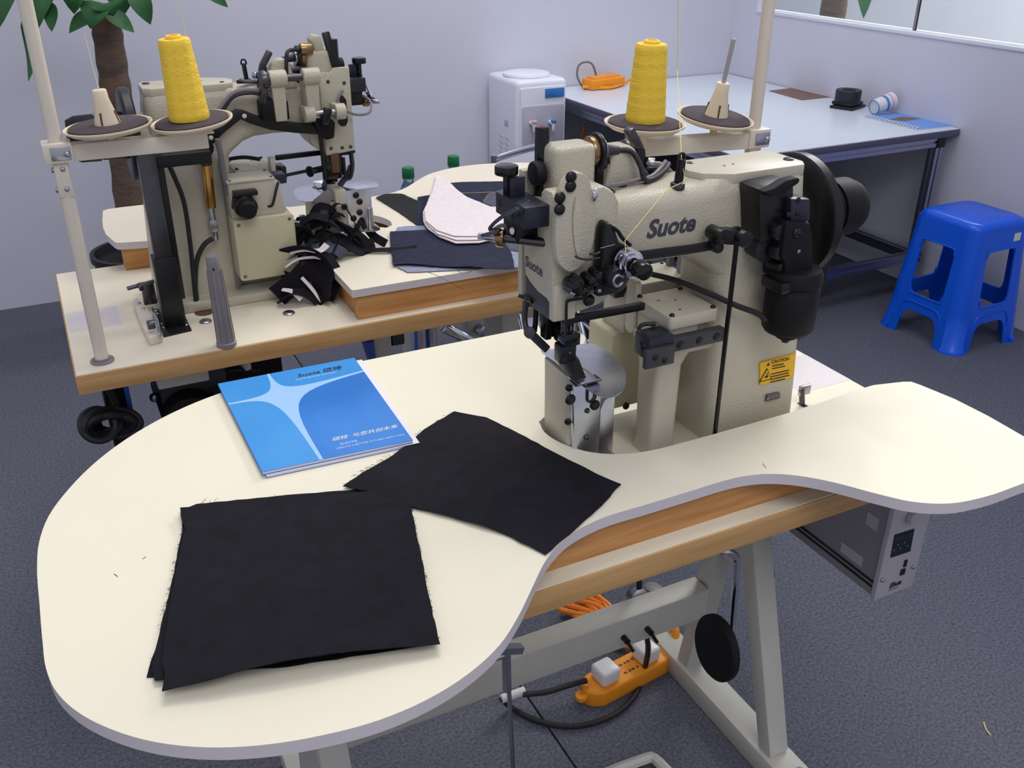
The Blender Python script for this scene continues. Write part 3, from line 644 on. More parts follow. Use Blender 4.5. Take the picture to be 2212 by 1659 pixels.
bm = B(); tube(bm, [(c.x+0.0075*math.cos(t), 0.9655, c.z+0.0075*math.sin(t)) for t in [0.4+i*0.6 for i in range(10)]], 0.0022, 6, 2); mp('spring_clip', bm, 'steel', 0, KN)
screw((0.6228,0.986,1.0832), (0,-1,0), 0.003, 0.001, 'steel', TP)
# check spring levers and hooks
h_ = [(0.6384,0.985,1.167),(0.6458,0.985,1.1611),(0.6535,0.985,1.1507),(0.6664,0.985,1.1394)]
bm = B(); tube(bm, h_, 0.0026, 6, 4); mp('thread_hook', bm, 'black', 0, TP)
for pts in ([(0.5854,0.988,1.1356),(0.5938,0.988,1.1312),(0.6077,0.988,1.1284),(0.6223,0.988,1.1281)], [(0.6066,0.988,1.1361),(0.6143,0.988,1.1343),(0.6219,0.988,1.1363)]):
    bm = B(); tube(bm, pts, 0.0016, 6, 4); mp('wire_hook', bm, 'dark_steel', 0, TP)
bm = B(); a = (0.6204,0.985,1.1424); b = (0.6419,0.985,1.1442); tube(bm, [a, b], 0.0008, 6, 0); mp('thread_bar', bm, 'steel', 0, TP)
# lever cluster low on the head front
pts = [(0.5834,0.995,1.0971),(0.5962,0.995,1.0885),(0.6069,0.995,1.1009),(0.6193,0.995,1.1052),(0.5887,0.995,1.1039)]
bm = B(); prism(bm, [(0.5764,1.1008),(0.5831,1.1048),(0.6042,1.0987),(0.6136,1.092),(0.6163,1.0811),(0.6051,1.0791),(0.5869,1.0784),(0.5783,1.0864)], 'y', 0.985, 1.006); LC = mp('lever_cluster', bm, 'black_gloss', 0.003)
for p, r in zip(pts, (0.010,0.0085,0.009,0.010,0.006)):
    bm = B(); cyl(bm, (p[0],1.0,p[2]), (p[0],0.976,p[2]), r, r*0.8, seg=16); mp('lever_pivot', bm, 'black_gloss', 0.002, LC)
screw((0.5809,0.984,1.0873), (0,-1,0), 0.004, 0.001, 'steel', LC)
# thread take-up wire and its screw
w = [(0.6127,1,1.0701),(0.5999,1,1.0704),(0.5858,1,1.0709),(0.5817,1,1.0677),(0.5818,1,1.0445),(0.582,1,1.021)]
bm = B(); tube(bm, w, 0.002, 6, 5); mp('guide_wire', bm, 'black'); screw((0.6175,1.004,1.0645), (0,-1,0), 0.0085, 0.007, 'black', None, 'knurled_screw')

# --- needle bar, presser bars, feet (black mechanism)
bm = B(); prism(bm, [(1.0945,1.0785),(1.0749,1.0716),(1.0478,1.0677),(1.0192,1.0693),(1.0179,1.0419),(1.0267,1.0364),(1.0413,1.037),(1.0738,1.0357),(1.0905,1.0309)], 'x', 0.569, 0.60); mp('face_bracket', bm, 'dark_grey', 0.002)
bm = B(); tube(bm, [(0.568,1.0843,1.0495),(0.568,1.0909,1.0297),(0.568,1.0933,1.0111),(0.568,1.0873,1.0006),(0.568,1.0773,0.9975)], 0.0042, 8, 5); mp('presser_lever', bm, 'dark_grey')
bm = B(); obox(bm, (0.572,1.0849,0.9936), (0.6,1.0828,0.962), 0.008, 0.012, (1,0,0)); cyl(bm, (0.566,1.0735,0.9994), (0.58,1.0972,0.9857), 0.0085); mp('lifting_arm', bm, 'dark_grey', 0.002)
bm = B(); tube(bm, [(0.568,1.1069,1.0414),(0.568,1.0912,1.0436),(0.568,1.0704,1.0477)], 0.004, 6, 3); mp('spring_pin', bm, 'black')
bm = B(); box(bm, 0.588, 0.598, 1.066, 1.084, 0.985, 1.05); mp('presser_bar', bm, 'black', 0.002)
bm = B(); cyl(bm, (0.602,1.04,0.96), (0.602,1.04,1.05), 0.0052); mp('presser_bar', bm, 'dark_steel')
bm = B(); cyl(bm, (0.616,1.035,0.978), (0.616,1.035,1.045), 0.0036); NB = mp('needle_bar', bm, 'chrome')
bm = B(); cyl(bm, (0.616,1.035,0.942), (0.616,1.035,0.98), 0.0010); mp('needle', bm, 'steel', 0, NB)
bm = B(); box(bm, 0.596, 0.622, 1.026, 1.06, 0.988, 1.008); mp('bar_clamp', bm, 'black_gloss', 0.003)
bm = B(); box(bm, 0.592, 0.617, 1.028, 1.05, 0.962, 0.99); mp('clamp_block', bm, 'black', 0.003)
screw((0.606,1.028,0.978), (0,-1,0), 0.003, 0.002, 'dark_steel')
bm = B(); prism(bm, [(1.062,0.965),(1.045,0.972),(1.028,0.965),(1.01,0.948),(1.004,0.9455),(1.012,0.9445),(1.045,0.946),(1.06,0.955)], 'x', 0.602, 0.622); mp('presser_foot', bm, 'black', 0.0015)
bm = B(); prism(bm, [(1.02,0.9465),(0.992,0.9465),(0.985,0.953),(0.984,0.952),(0.990,0.9452),(1.02,0.945)], 'x', 0.600, 0.634); mp('foot_toe', bm, 'steel', 0.0004)
bm = B(); box(bm, 0.598, 0.640, 0.996, 1.015, 0.9415, 0.9445); mp('throat_plate', bm, 'dark_steel', 0.0004)
# black mechanism bar to the mid post
a, b = (0.5957,1.03,1.029), (0.7254,1.03,1.0274)
bm = B(); obox(bm, a, b, 0.009, 0.011); mp('drive_bar', bm, 'black', 0.001)

# --- post with steel plates
bm = B(); rings = []
for z, xa, xb, ya, yb in ((0.76,0.6165,0.676,1.037,1.122),(0.82,0.6145,0.674,1.036,1.118),(0.90,0.610,0.672,1.034,1.112),(0.938,0.607,0.670,1.032,1.108)):
    rings.append([(x, y, z) for x, y in rrect(xa, xb, ya, yb, 0.008, 3)])
faces_from(bm, rings); PO = mp('post', bm, 'paint_flat')
bm = B(); prism(bm, [(0.620,0.76),(0.662,0.76),(0.659,0.905),(0.646,0.938),(0.612,0.938)], 'y', 1.026, 1.036); mp('hook_cover', bm, 'steel_brushed', 0.001, PO)
bm = B(); prism(bm, [(0.663,0.76),(0.688,0.76),(0.686,0.892),(0.675,0.892),(0.667,0.886),(0.662,0.874)], 'y', 1.029, 1.037); mp('hook_cover', bm, 'steel_brushed', 0.001, PO)
for p, r in zip([(0.6082,1.026,0.9054),(0.6499,1.026,0.8865),(0.6369,1.026,0.8804),(0.6374,1.026,0.8359)], (0.0085,0.0082,0.0042,0.0045)): screw(p, (0,-1,0), r, 0.004, 'black' if r > 0.006 else 'dark_steel', PO)
for p in [(0.6104,1.034,0.8644),(0.6099,1.034,0.9199)]: screw(p, (-0.6,-1,0), 0.0055, 0.003, 'black', PO)
bm = B(); tube(bm, [(0.6356,1.024,0.9157),(0.6365,1.024,0.8974),(0.6429,1.024,0.8944),(0.6488,1.024,0.8991),(0.6492,1.024,0.9081)], 0.0014, 6, 3); mp('hook_wire', bm, 'black', 0, PO)
# bed plate, turned down at the operator side
pl = [(0.6084,1.1178),(0.6353,1.1138),(0.6628,1.1132),(0.6882,1.1082),(0.6961,1.0877),(0.6938,1.0425),(0.6849,1.0062),(0.6687,0.9784),(0.6514,0.9619),(0.6321,0.9561),(0.6178,0.9616),(0.6096,0.9823),(0.6058,1.0204),(0.6106,1.0762)]
pl = [tuple(p)[:2] for p in catmull([(x, y, 0) for x, y in pl], 3, True)]
bm = B(); vs = [bm.verts.new((x, y, 0)) for x, y in pl]; bm.faces.new(vs); bmesh.ops.triangulate(bm, faces=bm.faces)
for _ in range(3):
    es = [e for e in bm.edges if e.calc_length() > 0.012]
    if es: bmesh.ops.subdivide_edges(bm, edges=es, cuts=1); bmesh.ops.triangulate(bm, faces=[f for f in bm.faces if len(f.verts) > 3])
def bed(x, y):
    t = max(0, 1.012-y); return 0.9435-0.10*t*t/0.05
for v in bm.verts: v.co.z = bed(v.co.x, v.co.y)
r = bmesh.ops.extrude_face_region(bm, geom=list(bm.faces))
for v in [g for g in r['geom'] if isinstance(g, bmesh.types.BMVert)]: v.co.z -= 0.0012
mp('bed_plate', bm, 'steel_brushed', sharp=60)
bm = B(); pts = [(0.6338,1.0626,0.945),(0.6354,1.0364,0.945),(0.6373,1.0189,0.945),(0.6316,1.0055,0.945),(0.6114,0.9917,0.945)]; tube(bm, [(p[0], p[1], bed(p[0], p[1])+0.0006) for p in pts], 0.0005, 5, 5); mp('thread_tail', bm, 'thread')

# --- mid post with its drive box
bm = B(); rings = []
for z, xa, xb, ya, yb in ((0.782,0.738,0.792,1.005,1.060),(0.80,0.742,0.788,1.009,1.056),(0.93,0.741,0.789,1.007,1.060),(0.962,0.738,0.80,0.998,1.07)):
    rings.append([(x, y, z) for x, y in rrect(xa, xb, ya, yb, 0.010, 3)])
faces_from(bm, rings); mp('drive_post', bm, 'paint_flat')
bm = B(); prism(bm, rrect(0.742, 0.824, 0.988, 1.078, 0.006, 3), 'z', 0.960, 0.972); mp('drive_box_floor', bm, 'paint_flat', 0.001)
bm = B(); prism(bm, rrect(0.745, 0.80, 0.994, 1.075, 0.006, 3), 'z', 0.970, 1.004); mp('drive_box', bm, 'paint_flat', 0.001)
bm = B(); prism(bm, rrect(0.742, 0.826, 0.986, 1.080, 0.006, 3), 'z', 1.003, 1.021); DB = mp('drive_box_lid', bm, 'paint_flat', 0.0012)
for p in ((0.748,1.073),(0.82,1.073),(0.82,0.993),(0.749,0.993)): screw((p[0],p[1],1.021),(0,0,1),0.004,0.004,'black',DB)
for p in ((0.765,1.05),(0.788,1.04),(0.773,1.008)): screw((p[0],p[1],1.021),(0,0,1),0.0024,0.0006,'red_dot',DB,'oil_mark')
bm = B(); box(bm, 0.735, 0.83, 0.972, 0.986, 0.975, 0.995); MB_ = mp('sensor_bracket', bm, 'dark_grey', 0.001)
bm = B(); box(bm, 0.70, 0.742, 0.972, 1.01, 0.968, 1.002); SB = mp('sensor_block', bm, 'black_blue', 0.002)
bm = B(); box(bm, 0.69, 0.738, 0.964, 0.972, 0.962, 0.99); mp('sensor_cover', bm, 'dark_grey', 0.001, SB)
for p in ((0.705,0.9635,0.978),(0.722,0.9635,0.970)): screw(p, (0,-1,0), 0.0045, 0.002, 'black', SB)
for x in (0.752,0.785,0.815): screw((x,0.972,0.985), (0,-1,0), 0.006, 0.002, 'black', MB_)
screw((0.70,0.99,0.985), (-1,0,0), 0.007, 0.002, 'black', SB)
screw((0.745,1.03,0.99), (-1,0,0), 0.005, 0.001, 'wood_dark', None, 'bore')
bm = B(); tube(bm, [(0.735,1.01,1.005),(0.718,1.018,1.004),(0.708,1.012,0.998),(0.712,1.005,0.985)], 0.003, 6, 4); mp('lead', bm, 'rubber')
# rear bracket plate and motor behind the mid post
bm = B(); prism(bm, rrect(1.075, 1.10, 0.96, 1.045, 0.010, 3), 'x', 0.742, 0.752); mp('rear_plate', bm, 'paint_flat', 0.001)
# gear box hanging behind
bm = B(); prism(bm, rrect(0.735, 0.862, 0.812, 0.945, 0.007, 3), 'y', 1.118, 1.19); GBX = mp('control_box', bm, 'paint_box', 0.004)
for p in ((0.745,0.822),(0.852,0.822),(0.745,0.935),(0.852,0.935)): screw((p[0],1.19,p[1]), (0,1,0), 0.004, 0.0012, 'plate_grey', GBX)
screw((0.7667,1.117,0.8127), (0,-1,0), 0.006, 0.004, 'black', GBX)
bm = B(); prism(bm, [(0.748,0.944),(0.86,0.944),(0.86,1.02),(0.765,1.02),(0.752,1.01)], 'y', 1.112, 1.175); UB = mp('valve_box', bm, 'paint_flat', 0.004)
bm = B(); box(bm, 0.764, 0.862, 1.108, 1.178, 1.019, 1.024); mp('box_lid', bm, 'paint_flat', 0.001, UB)
for p in ((0.77,1.172),(0.855,1.172),(0.77,1.115),(0.855,1.115)): screw((p[0],p[1],1.024),(0,0,1),0.003,0.002,'black',UB)
c = V((0.834,1.18,0.978))
bm = B(); cyl(bm, (c.x,1.17,c.z), (c.x,1.205,c.z-0.004), 0.024, seg=24); MT = mp('stepping_motor', bm, 'black_gloss', 0.003)
bm = B(); cyl(bm, (c.x,1.205,c.z-0.004), (c.x,1.225,c.z-0.006), 0.019, 0.017, seg=24); mp('motor_cap', bm, 'black_matte', 0.002, MT)
bm = B(); box(bm, c.x-0.028, c.x+0.02, 1.175, 1.20, c.z+0.018, c.z+0.028); mp('motor_clamp', bm, 'black', 0.002, MT)
for i, x in enumerate((0.848,0.832,0.816,0.80,0.785)):
    bm = B(); cyl(bm, (x,1.165,0.944), (x,1.165,0.952), 0.005, seg=10); g = mp('cable_gland', bm, 'black', 0.001)
    bm = B(); tube(bm, [(x,1.165,0.95),(x-0.0,1.172,0.962),(0.84+0.004*i if i < 4 else 0.775,1.178,0.966),(0.845+0.003*i if i < 4 else 0.764,1.18,0.985 if i < 4 else 0.998),(0.85 if i < 4 else 0.757,1.176,1.0 if i < 4 else 1.012)], 0.0028, 6, 4); mp('lead', bm, 'rubber', 0, g)
bm = B(); box(bm, 0.735, 0.765, 1.12, 1.16, 1.003, 1.022); mp('solenoid', bm, 'black_blue', 0.002)
bm = B(); cyl(bm, (0.742,1.14,1.014), (0.62,1.10,1.014), 0.0035); mp('feed_rod', bm, 'black')

# --- handwheel and motor cap at the column end
bm = B(); lathe(bm, [(0.03,0),(0.088,0.002),(0.093,0.006),(0.093,0.020),(0.087,0.025),(0.05,0.023),(0.044,0.026)], (1.006,1.065,1.113), (1,0,0), 48); HW = mp('handwheel', bm, 'black', 0, sharp=50)
bm = B(); cyl(bm, (0.98,1.065,1.113), (1.007,1.065,1.113), 0.042, seg=32); mp('wheel_boss', bm, 'paint_flat', 0.002, HW)
bm = B(); cyl(bm, (1.030,1.065,1.113), (1.082,1.065,1.113), 0.047, 0.044, seg=32); mp('motor_body', bm, 'black_matte', 0.003, HW)
bm = B(); lathe(bm, [(0.046,0),(0.045,0.036),(0.038,0.052),(0.0,0.056)], (1.083,1.065,1.113), (1,0,0), 32); mp('motor_cap', bm, 'black_matte', 0, HW)
bm = B(); prism(bm, [(1.0,1.07),(1.088,1.05),(1.09,1.0),(1.07,0.92),(1.05,0.90),(1.0,0.93)], 'y', 1.045, 1.085); mp('belt_guard', bm, 'black_matte', 0.004)

# --- bobbin winder / black device on the column front
bm = B(); prism(bm, [(0.8558,1.1954),(0.8697,1.1975),(0.9156,1.1993),(0.9201,1.1733),(0.9229,1.1137),(0.8697,1.1194)], 'y', 0.968, 1.011); BW = mp('winder_body', bm, 'black', 0.003)
bm = B(); prism(bm, [(0.853,1.1951),(0.8708,1.1981),(0.8894,1.206),(0.9092,1.2082),(0.9155,1.205),(0.9132,1.1995),(0.8996,1.1934),(0.8895,1.1862),(0.8688,1.1855)], 'y', 0.955, 0.972); mp('winder_lever', bm, 'black_matte', 0.003, BW)
bm = B(); prism(bm, [(0.9036,1.1792),(0.9382,1.1749),(0.9443,1.1423),(0.9099,1.1429)], 'y', 0.956, 0.985); WB = mp('winder_block', bm, 'black_blue', 0.002, BW)
for p in [(0.9164,0.956,1.176),(0.9198,0.956,1.1574),(0.9035,0.956,1.1569)]: screw(p, (0,-1,0), 0.0045, 0.002, 'black', WB)
bm = B(); prism(bm, [(0.8955,1.1501),(0.9401,1.1422),(0.948,1.1228),(0.9615,1.0508),(0.9095,1.0572),(0.9043,1.0881),(0.8957,1.0997),(0.8956,1.1302)], 'y', 0.95, 1.0); mp('winder_arm', bm, 'black_matte', 0.003, BW)
screw((0.916,0.95,1.1312), (0,-1,0), 0.007, 0.004, 'black_gloss', BW); screw((0.9262,0.95,1.1027), (0,-1,0), 0.003, 0.001, 'steel', BW)
for p, r in zip([(0.8935,0.97,1.1332),(0.8985,0.97,1.1027),(0.904,0.97,1.0798)], (0.012,0.011,0.007)):
    bm = B(); cyl(bm, (p[0],0.955,p[2]), (p[0],0.985,p[2]), r, seg=16); mp('winder_roller', bm, 'black', 0.002, BW)
p = (0.8943,0.985,1.1042); bm = B(); cyl(bm, (p[0],1.006,p[2]), (p[0]-0.002,0.975,p[2]), 0.020, 0.021, seg=28); mp('winder_wheel', bm, 'rubber', 0.002, BW)
screw((0.8881,1.008,1.1057), (0,-1,0), 0.006, 0.0008, 'wood_dark', None, 'bore')
# stepping motor hanging under it
a = (0.939,0.972,1.0452)
bm = B(); lathe(bm, [(0.0,0.0),(0.005,0.001),(0.009,0.007),(0.016,0.010),(0.017,0.016),(0.034,0.021),(0.038,0.027),(0.0385,0.088),(0.036,0.091),(0.036,0.095),(0.0395,0.097),(0.040,0.110),(0.036,0.118),(0.02,0.12)], (a[0]+0.002,0.966,0.953), (0,0,1), 32); LM = mp('lifting_motor', bm, 'black_matte', 0, sharp=50)
bm = B(); box(bm, a[0]-0.044, a[0]-0.02, 0.94, 0.985, 1.045, 1.062); mp('motor_bracket', bm, 'black', 0.003, LM)
bm = B(); tube(bm, [(a[0]-0.042,0.965,0.995),(0.89,0.975,1.005),(0.86,0.99,1.018),(0.83,1.02,1.032),(0.80,1.06,1.043),(0.775,1.10,1.045)], 0.0042, 8, 6); mp('lead', bm, 'rubber', 0, LM)
# presser lift bar along the arm with its bracket and pull rod
ls = [(0.6734,0.985,1.1218),(0.6918,0.985,1.1196),(0.7252,0.985,1.1183),(0.7709,0.985,1.1166),(0.8059,0.985,1.1167)]
bm = B(); ribbon(bm, [(p[0],0.992,p[2]) for p in ls], 0.006, 0.0125, (0,0,1)); LBAR = mp('lift_bar', bm, 'black', 0.001)
bm = B(); a = (0.8059,0.985,1.1352); cyl(bm, (a[0],1.0,a[2]), (a[0],0.97,a[2]), 0.010, seg=16); b = (0.8314,0.965,1.1329); obox(bm, (a[0],0.978,a[2]), (b[0],0.966,b[2]), 0.012, 0.022); cyl(bm, (b[0],0.98,b[2]), (b[0],0.952,b[2]), 0.012, seg=16); mp('lift_crank', bm, 'black', 0.002, LBAR)
bm = B(); c2 = (0.8058,0.985,1.1174); obox(bm, (a[0],0.984,a[2]), (c2[0],0.986,c2[2]-0.004), 0.012, 0.02, (0,1,0)); cyl(bm, (c2[0],0.995,c2[2]), (c2[0],0.975,c2[2]), 0.008, seg=14); mp('lift_link', bm, 'black', 0.002, LBAR)
r0, r1 = (0.8263,0.966,1.1463), (0.8399,0.98,0.8177)
bm = B(); cyl(bm, r0, (r1[0], 0.98, 0.775), 0.0036, seg=10); mp('pull_rod', bm, 'black_gloss', 0, LBAR)

# --- back side (seen on the rear machine)
bm = B(); prism(bm, [(0.8874,1.1208),(0.8534,1.1352),(0.8152,1.1586),(0.8008,1.1547),(0.7733,1.1403),(0.7172,1.125),(0.6492,1.1113),(0.6159,1.0975),(0.6259,1.0887),(0.641,1.0901),(0.7002,1.0996),(0.7527,1.1111),(0.7937,1.1281),(0.8094,1.1378),(0.8481,1.1125),(0.8691,1.0939),(0.8864,1.0956)], 'y', 1.122, 1.134); BL = mp('knee_lift_lever', bm, 'black', 0.002)
for p in [(0.8018,1.13,1.1437),(0.8738,1.13,1.1064),(0.6475,1.13,1.0985)]: screw((p[0],1.134,p[2]), (0,1,0), 0.005, 0.003, 'pole', BL, 'pivot')
bm = B(); a = (0.8919,1.14,1.0887); cyl(bm, (a[0],1.115,a[2]), (a[0],1.145,a[2]), 0.020, seg=18); mp('lever_stop', bm, 'black_matte', 0.004)
bm = B(); a, b = (0.7424,1.16,1.2208), (0.6433,1.16,1.2196); cyl(bm, (a[0],1.15,1.215), (b[0]+0.01,1.15,1.215), 0.0075); US = mp('upper_shaft', bm, 'dark_steel')
for k, px in enumerate((a[0]-0.012, b[0]+0.018)):
    bm = B(); cyl(bm, (px-0.018,1.15,1.215), (px+0.018,1.15,1.215), 0.017, seg=22); prism(bm, [(px-0.015,1.215),(px+0.015,1.215),(px+0.012,1.13),(px-0.012,1.13)], 'y', 1.11, 1.155); mp('shaft_bearing', bm, 'paint', 0.003, US)
bm = B(); cyl(bm, (a[0]+0.006,1.15,1.218), (a[0]+0.022,1.15,1.212), 0.018, seg=18); obox(bm, (a[0]+0.014,1.15,1.218), (a[0]+0.022,1.14,1.17), 0.014, 0.024, (0,1,0)); mp('shaft_crank', bm, 'dark_steel', 0.003, US)
bm = B(); cyl(bm, (0.60,1.152,1.14), (0.665,1.152,1.14), 0.006); LS = mp('lower_shaft', bm, 'steel')
for px in (0.606, 0.672):
    bm = B(); cyl(bm, (px-0.011,1.152,1.14), (px+0.011,1.152,1.14), 0.0165, seg=22); obox(bm, (px,1.152,1.14), (px,1.115,1.14), 0.02, 0.026); mp('shaft_bearing', bm, 'paint', 0.002, LS)
bm = B(); obox(bm, (0.632,1.156,1.15), (0.645,1.158,1.115), 0.016, 0.024, (0,1,0)); mp('feed_cam', bm, 'black_gloss', 0.004, LS)
bm = B(); prism(bm, [(0.7692,1.1704),(0.7621,1.1753),(0.7337,1.175),(0.7132,1.1697),(0.7132,1.1322),(0.7688,1.1333)], 'y', 1.11, 1.152); mp('rear_cover', bm, 'black_matte', 0.003)
bm = B(); prism(bm, [(0.6623,1.1221),(0.6478,1.1266),(0.62,1.1223),(0.6145,1.115),(0.6192,1.0831),(0.6369,1.0799),(0.6508,1.094)], 'y', 1.105, 1.142); mp('rear_lever_block', bm, 'black_matte', 0.003)
bm = B(); prism(bm, [(0.585,1.165),(0.596,1.165),(0.600,1.15),(0.600,1.108),(0.594,1.10),(0.583,1.10),(0.578,1.11),(0.578,1.155)], 'y', 1.094, 1.1135); mp('face_slot', bm, 'black', 0.001)
bm = B(); prism(bm, [(0.566,1.045),(0.632,1.04),(0.634,1.19),(0.60,1.222),(0.566,1.222)], 'y', 1.10, 1.112); FP = mp('rear_face_plate', bm, 'paint', 0.002)
for (x, z) in ((0.62,1.055),(0.595,1.054),(0.576,1.054),(0.615,1.195),(0.58,1.19)): screw((x,1.112,z), (0,1,0), 0.0042, 0.001, 'dark_steel', FP)
bm = B(); tube(bm, [(0.642,1.115,1.12),(0.642,1.12,1.03),(0.64,1.115,0.99)], 0.005, 8, 0); mp('rear_push_rod', bm, 'black')
bm = B(); tube(bm, [(0.576,1.106,1.05),(0.574,1.104,1.01),(0.578,1.104,0.985),(0.59,1.104,0.985),(0.592,1.104,1.03)], 0.004, 8, 3); mp('rear_frame', bm, 'black')
bm = B(); box(bm, 0.598, 0.634, 1.07, 1.108, 0.985, 1.045); mp('rear_mechanism', bm, 'black_gloss', 0.004)
bm = B(); box(bm, 0.604, 0.622, 1.09, 1.112, 1.0, 1.046); mp('copper_block', bm, 'wood_dark', 0.002)
bm = B(); cyl(bm, (0.64,1.1,1.01), (0.672,1.12,1.012), 0.007); cyl(bm, (0.672,1.12,1.012), (0.676,1.122,1.012), 0.012, seg=16); mp('adjuster', bm, 'black', 0.001)
bm = B(); tube(bm, [(0.585,1.115,1.175),(0.60,1.125,1.155),(0.575,1.135,1.13),(0.535,1.125,1.125),(0.52,1.105,1.14),(0.53,1.09,1.155),(0.545,1.08,1.15)], 0.0028, 8, 6); mp('lead', bm, 'cable_grey')
# grey hoses over the arm back
bm = B(); tube(bm, [(0.871,1.14,1.1405),(0.8496,1.14,1.1633),(0.8234,1.14,1.1884),(0.7994,1.14,1.1957),(0.7672,1.14,1.1915),(0.747,1.14,1.1872)], 0.005, 8, 6); mp('hose', bm, 'cable_grey')
bm = B(); tube(bm, [(0.868,1.145,1.1356),(0.8445,1.145,1.161),(0.8202,1.145,1.1854),(0.7872,1.145,1.1901),(0.7525,1.145,1.1829)], 0.0035, 8, 6); mp('hose', bm, 'rubber')
# column back: panel seam, brass cylinder, hoses
bm = B(); box(bm, 0.852, 0.862, 1.115, 1.13, 0.775, 1.06); mp('cover_edge', bm, 'grey_plastic', 0.002)
a, b = (0.8904,1.14,1.0536), (0.8935,1.14,0.9636)
bm = B(); cyl(bm, (a[0],1.135,a[2]), (b[0],1.135,b[2]), 0.0105, seg=20); AC = mp('air_cylinder', bm, 'brass', 0.001)
bm = B(); cyl(bm, (a[0],1.135,a[2]+0.001), (a[0],1.135,a[2]+0.012), 0.012); mp('cylinder_cap', bm, 'dark_grey', 0.001, AC)
bm = B(); cyl(bm, (b[0],1.135,b[2]), (b[0],1.135,b[2]-0.07), 0.006); box(bm, b[0]-0.008, b[0]+0.008, 1.127, 1.143, b[2]-0.05, b[2]-0.025); mp('cylinder_valve', bm, 'steel', 0.001, AC)
hs = [(0.9011,1.15,0.9022),(0.9218,1.15,0.89),(0.9408,1.15,0.857),(0.9517,1.15,0.8015),(0.9532,1.15,0.7505)]
bm = B(); tube(bm, hs, 0.0055, 8, 6); mp('hose', bm, 'rubber', 0, AC)
hs = [(0.9906,1.155,1.1018),(0.969,1.155,1.072),(0.9571,1.155,1.0333),(0.9482,1.155,0.9844),(0.9487,1.155,0.9056),(0.953,1.155,0.8244),(0.9566,1.155,0.753)]
bm = B(); tube(bm, hs, 0.0048, 8, 6); mp('hose', bm, 'rubber', 0, AC)
hs = [(0.8654,1.16,1.1088),(0.8631,1.16,1.0713),(0.8614,1.16,1.0283),(0.8556,1.16,0.9936),(0.8412,1.16,0.9721)]
bm = B(); tube(bm, hs, 0.006, 8, 5); mp('hose', bm, 'cable_grey')

# second machine: the same model turned half round on the rear table
M2 = copy_tree(M); M2.location = (0.408, 2.08, 0.75); M2.rotation_euler = (0, 0, PI)
for ch_ in list(M2.children):
    if ch_.name.startswith('belt_guard'): bpy.data.objects.remove(ch_)
M2['label'] = 'beige post-bed sewing machine on the rear table, its back turned to the viewer'

# fittings that only the rear machine shows
M2['o'] = (0.408, 2.08, 0.75)
M2o = M2['o']; M2['o'] = MO
bm = B(); prism(bm, [(0.612,1.255),(0.634,1.255),(0.640,1.278),(0.632,1.288),(0.618,1.285)], 'y', 1.06, 1.098); mp('tower_cap', bm, 'paint', 0.004, M2)
bm = B(); obox(bm, (0.606,1.09,1.292), (0.594,1.10,1.225), 0.016, 0.014, (0,1,0)); mp('tower_lever', bm, 'black', 0.003, M2)
bm = B(); tube(bm, [(0.66,1.10,1.26),(0.69,1.11,1.262),(0.70,1.12,1.25),(0.705,1.125,1.21)], 0.004, 8, 5); mp('lead', bm, 'rubber', 0, M2)
bm = B(); cyl(bm, (0.64,1.1,1.262), (0.665,1.1,1.262), 0.012, seg=16); mp('sensor_fitting', bm, 'bronze', 0.001, M2)
# wider hook housing with steel plates on the rear machine
bm = B(); prism(bm, [(0.6232,0.9633),(0.5966,0.9622),(0.5988,0.866),(0.6224,0.8693)], 'y', 1.06, 1.124); HH = mp('hook_housing', bm, 'paint_flat', 0.002, M2)
bm = B(); prism(bm, [(0.5974,0.9607),(0.5399,0.9622),(0.5402,0.8583),(0.5995,0.8645)], 'y', 1.05, 1.125); mp('housing_plate', bm, 'steel_brushed', 0.001, M2)
for p in [(0.5759,1.126,0.9485),(0.5684,1.126,0.9327),(0.6046,1.126,0.9256),(0.5702,1.126,0.9083),(0.5853,1.126,0.8963)]: screw((p[0],1.1255,p[2]), (0,1,0), 0.0075, 0.003, 'black', M2)
bm = B(); prism(bm, [(0.5983,1.0116),(0.5367,0.9914),(0.4953,0.9881),(0.4939,1.0438),(0.5048,1.0653),(0.5546,1.0633),(0.5988,1.0635)], 'z', 0.9425, 0.944); mp('bed_plate', bm, 'steel_brushed', 0.0003, M2)
bm = B(); prism(bm, [(0.5517,0.9161),(0.5405,0.919),(0.5388,0.8774),(0.5239,0.8666),(0.5264,0.8614),(0.5422,0.8592),(0.5531,0.863)], 'y', 1.10, 1.132); mp('scoop_guard', bm, 'steel', 0.003, M2)
bm = B(); prism(bm, [(0.6706,0.9451),(0.6353,0.9667),(0.626,0.952),(0.6339,0.9342),(0.6635,0.9317)], 'y', 1.11, 1.116); mp('side_guard', bm, 'grey_plastic', 0.001, M2)
M2['o'] = M2o
# fittings that only the front machine shows
bm = B(); cyl(bm, (0.812,1.215,0.995), (0.882,1.18,0.985), 0.021, seg=24); mp('puller_motor', bm, 'dark_grey', 0.003, M)
q = (1.115,1.08,0.7862); bm = B(); box(bm, q[0]-0.012, q[0]+0.012, 1.078, 1.084, q[2]-0.016, q[2]+0.002); LT = mp('latch_plate', bm, 'steel', 0.001, M)
bm = B(); q2 = (1.1155,1.08,0.7447); cyl(bm, (q[0]-0.008,1.08,q[2]-0.004), (q2[0],1.08,q2[2]), 0.005); cyl(bm, (q2[0],1.072,q2[2]), (q2[0],1.088,q2[2]), 0.008, seg=8); mp('latch_rod', bm, 'dark_steel', 0, LT)


